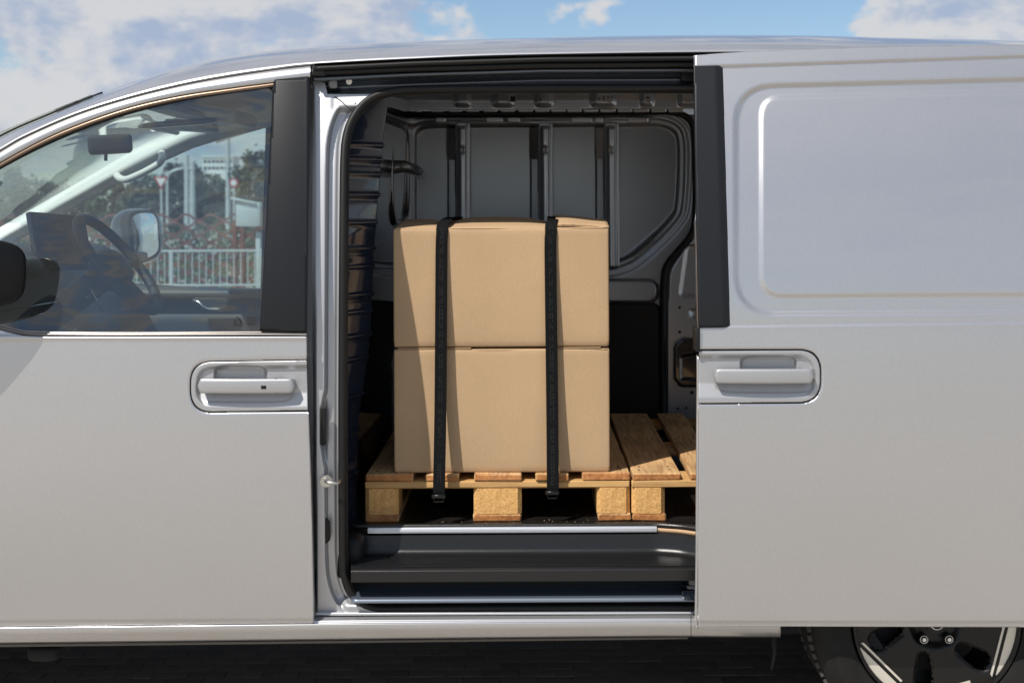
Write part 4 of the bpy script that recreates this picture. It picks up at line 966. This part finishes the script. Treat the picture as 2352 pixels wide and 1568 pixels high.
for kk in range(8):
    for i in range(nP): F.append((kk*nP+i, (kk+1)*nP+i, (kk+1)*nP+(i+1) % nP, kk*nP+(i+1) % nP))
mesh_obj('mirror_glass', V, F, mirrorm, m2, True)
V2 = [tuple(Vector((.005, -.052, 0))+tx*float(p[0]*1.22)+Vector((0, 0, float(p[1]*1.14)))+nrm2*.026) for p in mgp]
mb = mesh_obj('mirror_bezel', V2, [tuple(range(len(V2)))[::-1]], plast, m2, False); solid(mb, .05)
box('mirror_arm', (-.02, -.13, -.085), (.12, .18, .04), plast, m2, .012)

# ------------------------------------------------------------------ pallets
def make_pallet(name, label, cx, y0, rz=0.0, seed=0):
    rr = random.Random(seed)
    t = thing(name, label, 'pallet', None, (cx, y0, floorz)); t.rotation_euler.z = rz
    def bd(nm, c, dims, mat, bev=.0035):
        bm = box_bm(dims, bev, 1)
        for v in bm.verts: v.co += Vector((rr.uniform(-1, 1), rr.uniform(-1, 1), rr.uniform(-1, 1)))*.0012
        o = bm_obj(nm, bm, mat, t); o.location = c; o.rotation_euler = (0, rr.uniform(-.004, .004), rr.uniform(-.006, .006)); return o
    for x, w in ((-.35, .1), (0, .145), (.35, .1)): bd('bottom_board', (x, .6, .011), (w, 1.2, .022), wood_y)
    for x, w in ((-.35, .1), (0, .145), (.35, .1)):
        for y in (.0725, .6, 1.1275):
            bm = box_bm((w, .145, .078), .0, 1); ed = [e for e in bm.edges if abs(e.verts[0].co.z-e.verts[1].co.z) > .05]
            bmesh.ops.bevel(bm, geom=ed, offset=.012, segments=1, affect='EDGES')
            o = bm_obj('block', bm, chip, t); o.location = (x, y+.001, .0615)
    for y in (.0725, .6, 1.1275): bd('cross_board', (0, y, .1115), (.8, .145, .0215), wood_x)
    for x, w in ((-.3275, .145), (-.1655, .1), (0, .145), (.1655, .1), (.3275, .145)):
        b_ = bd('deck_board', (x+rr.uniform(-.006, .006), .6+rr.uniform(-.006, .004), .1335), (w, 1.2, .022), wood_y)
        for yy in (.05, .10, .60, .64, 1.10, 1.15):
            for dx in (-.3, .3):
                n_ = bm_obj('nail', cyl_bm(.0032, .002, 8, Matrix.Translation((dx*w+rr.uniform(-.01, .01), yy-.6, .0112))), under, b_)
    return t
make_pallet('pallet', 'wooden pallet carrying the two strapped cardboard boxes', (-.519+.281)/2, .305, R(0.2), 3)
make_pallet('pallet', 'empty wooden pallet showing beside the boxes, half behind the sliding door', .286+.40, .300, R(-0.3), 5)

# ------------------------------------------------------------------ boxes
BX0, BX1, BY0, BY1 = -.4325, .2220, .322, .93
def carton(name, label, z0, z1, seed, top):
    rr = np.random.default_rng(seed)
    t = thing(name, label, 'box', None, ((BX0+BX1)/2, (BY0+BY1)/2, z0))
    W, D, H = BX1-BX0, BY1-BY0, z1-z0
    # walls: four-sided grid with rounded vertical edges and a little bulge
    per = rpoly([(-W/2, -D/2, .007), (W/2, -D/2, .007), (W/2, D/2, .007), (-W/2, D/2, .007)], 4)
    pts = []
    for i in range(len(per)):
        a, b = per[i], per[(i+1) % len(per)]; n = max(1, int(np.linalg.norm(b-a)/.03))
        for k in range(n): pts.append(a+(b-a)*k/n)
    pts = np.array(pts); n = len(pts); V = []; F = []
    hs = np.concatenate([[0, .004], np.linspace(.02, H-.02, 12), [H-.006, H-.001, H]])
    for j, h in enumerate(hs):
        e = math.sin(math.pi*h/H); ins = .004 if j in (0, len(hs)-1) else (.0015 if j in (1, len(hs)-2) else 0)
        for p in pts:
            bx_ = .004*e*(1-(2*p[0]/W)**2); q = p.copy()
            if abs(p[1]+D/2) < .004: q[1] -= bx_*.5+.0012*math.sin(p[0]*17+h*11+seed)
            q = q*(1-ins*2/W)
            sag = 0
            V.append((q[0], q[1], h))
    for j in range(len(hs)-1):
        for i in range(n): F.append((j*n+i, j*n+(i+1) % n, (j+1)*n+(i+1) % n, (j+1)*n+i))
    F.append(tuple(range(n))[::-1])
    mesh_obj('carton_body', V, F, card, t)
    # flaps: two outer flaps meet along the middle and bow upwards
    rise = .030 if top else .004
    strapx = [-.283-(BX0+BX1)/2, .046-(BX0+BX1)/2]
    def flap(nm, x0, x1, ya, yb, za, zb, th_=.004, curl=0):
        nx, nyy = 36, 8; V = []; 
        for j in range(nyy+1):
            v = j/nyy
            for i in range(nx+1):
                x = x0+(x1-x0)*i/nx
                dip = sum(math.exp(-((x-s)/.05)**2) for s in strapx)*(.012 if top else 0)*v
                edge = (1-math.exp(-((x-x0)/.03))) if curl == 0 else 1
                z = za+(zb-za)*math.sin(v*math.pi/2)-dip+(.004*math.sin(x*9+seed))*v*(1 if top else .3)
                V.append((x, ya+(yb-ya)*v, H+z))
        F = [(j*(nx+1)+i, j*(nx+1)+i+1, (j+1)*(nx+1)+i+1, (j+1)*(nx+1)+i) for j in range(nyy) for i in range(nx)]
        if yb < ya: F = [f[::-1] for f in F]
        o = mesh_obj(nm, V, F, card, t); solid(o, th_); return o
    flap('front_flap', -W/2+.006, W/2-.006, -D/2+.001, -.002, -.001 if not top else .002, rise)
    flap('rear_flap', -W/2+.004, W/2-.004, D/2-.001, .002, .0, rise+.001)
    if top:
        # end flap lying loose over the strap's outer side, its corrugated edge showing
        nx, nyy = 14, 10; V = []; x0, x1 = .168, W/2+.001
        for j in range(nyy+1):
            for i in range(nx+1):
                u = i/nx; v = j/nyy; x = x0+(x1-x0)*u
                y = -D/2+.012+.30*v-.006*math.sin(u*7)
                V.append((x, y, H+.007+.030*math.sin(min(1, v*1.6)*math.pi/2)*(1-.35*u)+.004*math.sin(u*3+1)))
        F = [(j*(nx+1)+i, j*(nx+1)+i+1, (j+1)*(nx+1)+i+1, (j+1)*(nx+1)+i) for j in range(nyy) for i in range(nx)]
        o = mesh_obj('loose_flap', V, F, card, t); solid(o, .005)
        # its torn fluted edge
        ed = bmesh.new(); rr2 = random.Random(4)
        for i in range(40):
            u = i/40; x = x0+(x1-x0-.03)*u; y = -D/2+.0115-.006*math.sin(u*7)
            box_bm((.0045, .004, .0045), .0, 1, Matrix.Translation((x, y, H+.0055+.004*math.sin(u*3+1)+rr2.uniform(-.001, .001))), ed)
        bm_obj('torn_edge', ed, cardedge, t)['kind'] = 'stuff'
    else:
        bm_obj('flap_edge', box_bm((W*.34, .004, .004), .0005, 1, Matrix.Translation((-W*.31, -D/2+.001, H+.003))), cardedge, t)
        bm_obj('flap_edge', box_bm((W*.24, .004, .004), .0005, 1, Matrix.Translation((W*.34, -D/2+.001, H+.003))), cardedge, t)
    return t
pz = floorz+.1455
box_mid = 1.0835
carton('cardboard_box', 'lower brown cardboard box standing on the pallet under another box', pz, box_mid-.004, 1, False)
carton('cardboard_box', 'upper brown cardboard box with loose top flaps, stacked on another box', box_mid+.003, 1.4445, 2, True)

# ------------------------------------------------------------------ straps
def strap(label, xt, xbm, zend, bulge):
    t = thing('lashing_strap', label, 'strap', 'straps round the boxes', (xt, BY0, pz))
    W = .036; off = Vector((xt, BY0, pz))
    P = [(xbm, BY0-.060-bulge, zend), (xbm, BY0-.060-bulge, zend+.04), (xbm+(xt-xbm)*.4, BY0-.036-bulge*.6, .93), (xt-.002, BY0-.012, 1.36), (xt, BY0-.007, 1.428), (xt, BY0+.0, 1.448), (xt+.002, BY0+.02, 1.461), (xt+.008, BY0+.10, 1.472), (xt+.012, BY0+.3, 1.478), (xt+.012, BY1-.1, 1.474), (xt+.012, BY1+.004, 1.452), (xt+.012, BY1+.02, 1.2), (xt+.012, BY1+.03, .73)]
    S_ = spl(P, 8); V = []; F = []
    for i, p in enumerate(S_):
        a = S_[max(0, i-1)]; b = S_[min(len(S_)-1, i+1)]; tv = Vector(b-a).normalized(); nv = Vector((1, 0, 0)).cross(tv).normalized()
        for sx, sn in ((-1, 0), (-.93, 1), (.93, 1), (1, 0), (.93, -1), (-.93, -1)):
            V.append(tuple(Vector(p)+Vector((sx*W/2, 0, 0))+nv*(sn*.0013)-off))
    n = 6
    for i in range(len(S_)-1):
        for k in range(n): F.append((i*n+k, i*n+(k+1) % n, (i+1)*n+(k+1) % n, (i+1)*n+k))
    F.append(tuple(range(n))); 
    mesh_obj('webbing', V, F, strapm, t, False)
    # woven grey marks down the middle of the webbing
    pr_ = bmesh.new(); rr = random.Random(int(xt*1000)); L_ = np.linalg.norm(np.diff(S_, axis=0), axis=1).cumsum(); tot = 0.80
    s = .02
    while s < tot:
        i = int(np.searchsorted(L_, s)); p = S_[min(i+1, len(S_)-1)]; a = S_[i]; tv = Vector(p-a).normalized(); nv = Vector((1, 0, 0)).cross(tv).normalized()
        if nv.y > 0: nv = -nv
        l0 = L_[i-1] if i else 0; q = Vector(a)+tv*(s-l0)+nv*.0016-off; hgt = rr.choice((.004, .006, .008))
        M = Matrix.Translation(q)
        if rr.random() < .82:
            for dx in (-.0042, .0042):
                if rr.random() < .8: box_bm((.0010, .0005, hgt), 0, 1, M @ Matrix.Translation((dx, 0, 0)), pr_)
            if rr.random() < .7: box_bm((.008, .0005, .0010), 0, 1, M @ Matrix.Translation((0, 0, hgt/2)), pr_)
        s += hgt+.003
    bm_obj('woven_lettering', pr_, stitch, t)['kind'] = 'stuff'
    e = S_[0]
    hk = bmesh.new(); box_bm((.042, .006, .012), .002, 1, Matrix.Translation(Vector(e)+Vector((-.002, 0, -.006))-off), hk)
    tube('', [Vector(e)+Vector((-.016, 0, -.01))-off, Vector(e)+Vector((-.016, .004, -.022))-off, Vector(e)+Vector((.012, .004, -.022))-off, Vector(e)+Vector((.012, 0, -.01))-off], .0025, None, n=8, bm=hk)
    bm_obj('hook', hk, pr('hook_black', (.03, .03, .03), .3, .8), t, True, 40)
strap('black lashing strap over the boxes, the one nearer the cab bulkhead', -.283, -.291, .655, .012)
strap('black lashing strap over the boxes, the one nearer the sliding door', .0465, .0475, .660, -.006)

# ------------------------------------------------------------------ background beyond the van
red = pr('red_oxide_steel', (0.16, 0.055, 0.042), 0.7, var=(6, .2))
galv = pr('galvanised_steel', (0.50, 0.53, 0.54), 0.5, 0.3)
FY = 15.4
fence = thing('mesh_fence', 'rust red expanded mesh fence between red posts behind the white railing', 'fence', None, (-8, FY, 0))
nrow = 13; pw = .36
for r_ in range(nrow):
    z0 = .20+r_*.105; V = []; F = []
    xsn = np.arange(-7.5, 9.5, pw/8)
    for i, x in enumerate(xsn):
        ph = 2*math.pi*x/pw+(math.pi if r_ % 2 else 0); zz = z0+.046*max(-.8, min(.8, 1.2*math.sin(ph))); yy = .012*math.cos(ph)
        for dz, dy in ((.017, -.012), (.017, .012), (-.017, .012), (-.017, -.012)): V.append((x, yy+dy, zz+dz))
    for i in range(len(xsn)-1):
        for k in range(4): F.append((i*4+k, i*4+(k+1) % 4, i*4+4+(k+1) % 4, i*4+4+k))
    mesh_obj('mesh_strand', V, F, red, fence, False)
for x in (-6.2, -3.8, -1.4, 1.0, 3.4, 5.8):
    for dx in (-.055, .055): box('fence_post', (x+dx+5.13, 0, .72), (.055, .10, 1.40), red, fence, .004, 1)
rl = thing('railing', 'pale galvanised bar railing in front of the red mesh fence', 'railing', None, (-8, FY-.9, 0))
box('top_rail', (1.5, 0, 1.0), (16, .045, .03), galv, rl, .004, 1); box('bottom_rail', (1.5, 0, .53), (16, .04, .025), galv, rl, .004, 1)
bme = bpy.data.meshes.new('baluster'); b_ = cyl_bm(.0085, .47, 8); b_.to_mesh(bme); b_.free(); bme.materials.append(galv)
for i in range(110):
    o = bpy.data.objects.new('baluster', bme); col.objects.link(o); o.parent = rl; o.location = (-2.6+i*.095, 0, .765)
for x in (-6, -3, 0, 3, 6, 9): box('rail_post', (x, 0, .5), (.05, .05, 1.0), galv, rl, .004, 1)
p = vat(572, 489, FY-.4)
ub = thing('utility_box', 'grey metal box mounted on a post above the red fence', 'utility box', None, (p.x, p.y, 0))
box('cabinet', (0, 0, p.z-.02), (.34, .16, .34), galv, ub, .01); box('cabinet_lid', (-.06, -.02, p.z+.17), (.36, .2, .03), galv, ub, .006, rot=(0, .2, 0)); box('post', (.12, .06, .62), (.07, .07, 1.25), galv, ub, .005)
def lamp(name, label, px, ytop, Y, arm=0, r_=.07, al=1.0):
    p = vat(px, ytop, Y); t = thing(name, label, 'lamp post', None, (p.x, Y, 0))
    h = p.z
    cyl('pole', (0, 0, h/2), (0, 0, 1), r_, h, galv, t, 12, r2=r_*.7)
    if arm:
        tube('arm', [(0, 0, h-.25), (-.08*arm, 0, h-.06), (-.3*arm*al, 0, h+.03), (-.62*arm*al, 0, h+.07)], r_*.8, galv, t, 8); box('lamp_head', (-.75*arm*al, 0, h+.06), (.3, .12, .06), galv, t, .02)
    return t
lamp('lamp_post', 'tall pale lamp post seen through the cab window beside the big tree', 523, 235, 42, 0, .10)
lamp('lamp_post', 'shorter grey pole nearest the curved lamp arm', 429, 356, 36, 0, .10)
lamp('lamp_post', 'grey pole just behind the shorter one', 442, 372, 38, 0, .11)
lamp('lamp_post', 'curved arm lamp post among the trees left of the grey poles', 384, 392, 36, -1, .05, .9)
def sign(label, px, py, Y, sc, yieldsign):
    p = vat(px, py, Y); t = thing('road_sign', label, 'road sign', None, (p.x, Y, 0))
    cyl('pole', (0, .03, p.z/2), (0, 0, 1), .035, p.z, galv, t, 10)
    rs = pr('sign_red', (.45, .03, .03), .5) if 'sign_red' not in MAT else MAT['sign_red']; ws = pr('sign_white', (.75, .75, .75), .5) if 'sign_white' not in MAT else MAT['sign_white']
    for nm, k_, m_, yy in (('sign_border', 1.0, rs, 0), ('sign_face', .66, ws, -.012)):
        n = 3 if yieldsign else 24; V = [(sc*k_*math.sin(2*math.pi*i/n+(math.pi if yieldsign else 0)), yy, p.z+sc*k_*math.cos(2*math.pi*i/n+(math.pi if yieldsign else 0))) for i in range(n)]
        o = mesh_obj(nm, V, [tuple(range(n))], m_, t, False); solid(o, .01)
sign('red and white give way triangle sign beyond the mesh fence', 370, 416, 34, .24, True)
sign('small round red and white sign in front of the big tree', 537, 420, 34, .13, False)
# trees
leafm = {}
for nm, c in (('dark', (.050, .068, .036)), ('mid', (.072, .092, .045)), ('olive', (.105, .108, .050))):
    leafm[nm] = pr('leaf_'+nm, c, .65, var=(.9, .35))
bark = pr('bark', (.09, .07, .05), .9)
def tree(label, x, y, h, rx, kind, seed, zc=.6):
    rr = np.random.default_rng(seed); t = thing('tree', label, 'tree', 'trees beyond the fence', (x, y, 0))
    tb = bmesh.new(); tube('', [(0, 0, 0), (.1, 0, h*.3), (0, .1, h*.6), (.1, 0, h*.85)], [h*.03, h*.025, h*.016, h*.006], None, n=8, bm=tb)
    for i in range(7):
        a = rr.uniform(0, 6.28); z0 = h*rr.uniform(.25, .6); tube('', [(0, 0, z0), (math.cos(a)*rx*.4, math.sin(a)*rx*.4, z0+h*.12), (math.cos(a)*rx*.75, math.sin(a)*rx*.75, z0+h*.2)], [h*.012, h*.008, h*.003], None, n=6, bm=tb)
    bm_obj('trunk', tb, bark, t)
    nc = 70; cc = rr.normal(size=(nc, 3)); cc /= np.linalg.norm(cc, axis=1)[:, None]; cc *= rr.uniform(.25, 1, (nc, 1))**.5
    cc = cc*np.array([rx, rx, h*.42])+np.array([0, 0, h*.56])
    N_ = 6500; ci = rr.integers(0, nc, N_); rad = rr.uniform(.12, .26, nc)*rx
    P = cc[ci]+rr.normal(size=(N_, 3))*rad[ci][:, None]*.55
    P = P[P[:, 2] > .1]; N_ = len(P)
    s = rr.uniform(.05, .11, N_)[:, None]*max(1, h/6)
    a1 = rr.normal(size=(N_, 3)); a1 /= np.linalg.norm(a1, axis=1)[:, None]; a2 = np.cross(a1, rr.normal(size=(N_, 3))); a2 /= np.linalg.norm(a2, axis=1)[:, None]
    V = np.stack([P-a1*s, P+a2*s*.6, P+a1*s, P-a2*s*.6], 1).reshape(-1, 3); F = np.arange(N_*4).reshape(-1, 4)
    mesh_obj('crown', V, F, leafm[kind], t, False)
def tpx(px, ytop, Y, wpx, kind, seed, label):
    p = vat(px, ytop, Y); s = FPX/(Y+3.7); tree(label, p.x, Y, p.z, wpx/s/2, kind, seed)
tpx(588, 330, 40, 130, 'olive', 11, 'big olive green tree beside the tall lamp post')
tpx(640, 350, 46, 120, 'mid', 12, 'broad green tree behind the big olive tree, mostly behind the door pillar')
tpx(415, 362, 52, 110, 'dark', 13, 'dark green tree standing behind the two grey poles')
tpx(470, 392, 56, 100, 'mid', 14, 'low green tree below the white building')
tpx(335, 400, 50, 120, 'dark', 15, 'dark tree behind the give way sign')
tpx(255, 405, 54, 130, 'mid', 16, 'green tree seen above the steering wheel')
tpx(150, 400, 56, 150, 'dark', 17, 'dark tree seen through the windscreen beside the mirror')
tpx(40, 395, 52, 140, 'mid', 18, 'green tree seen through the windscreen at the frame edge')
tpx(505, 405, 62, 90, 'olive', 19, 'small olive tree below the white building by the lamp post')
tpx(-90, 390, 56, 150, 'dark', 20, 'dark tree outside the windscreen past the frame edge')
# scrub between fence and trees: one mass
rr = np.random.default_rng(5); N_ = 16000
P = np.stack([rr.uniform(-16, 2, N_), rr.uniform(20, 34, N_), rr.uniform(0, 1, N_)**1.6*1.25], -1); s = rr.uniform(.04, .10, N_)[:, None]
a1 = rr.normal(size=(N_, 3)); a1[:, 2] = np.abs(a1[:, 2])*1.6; a1 /= np.linalg.norm(a1, axis=1)[:, None]; a2 = np.cross(a1, rr.normal(size=(N_, 3))); a2 /= np.linalg.norm(a2, axis=1)[:, None]
V = np.stack([P-a1*s, P+a2*s*.5, P+a1*s, P-a2*s*.5], 1).reshape(-1, 3)
sc_o = mesh_obj('undergrowth', V, np.arange(N_*4).reshape(-1, 4), leafm['mid'], None, False); sc_o['kind'] = 'stuff'; sc_o['label'] = 'rough green undergrowth between the fence and the trees'
# far building
p = vat(500, 362, 180); bl = thing('office_building', 'pale low office building behind the trees', 'building', None, (p.x, 180, 0))
wallm = pr('render_white', (.62, .63, .63), .8); winm = pr('window_dark', (.05, .06, .07), .2)
hB = p.z
box('wall', (0, 2, hB/2), (4.2, 4, hB), wallm, bl, .02); box('roof', (0, 2, hB+.1), (4.5, 4.3, .2), wallm, bl, .02)
for r_ in range(2):
    for i in range(7): box('window', (-1.75+i*.58, -.01, hB-.55-r_*.9), (.42, .06, .42), winm, bl, .01, 1)
wh = thing('warehouse', 'white warehouse reflected in the far door mirror', 'building', None, (62, 13, 0))
box('wall', (0, 0, 3.0), (12, 7, 6), wallm, wh, .05); box('roof', (0, 0, 6.1), (12.4, 7.4, .25), pr('roof_grey', (.3, .3, .3), .7), wh, .02)
for i in range(3): box('loading_door', (-6.02, -2.2+i*2.2, 1.6), (.06, 1.6, 3.0), pr('shutter', (.4, .42, .45), .5) if 'shutter' not in MAT else MAT['shutter'], wh, .02)
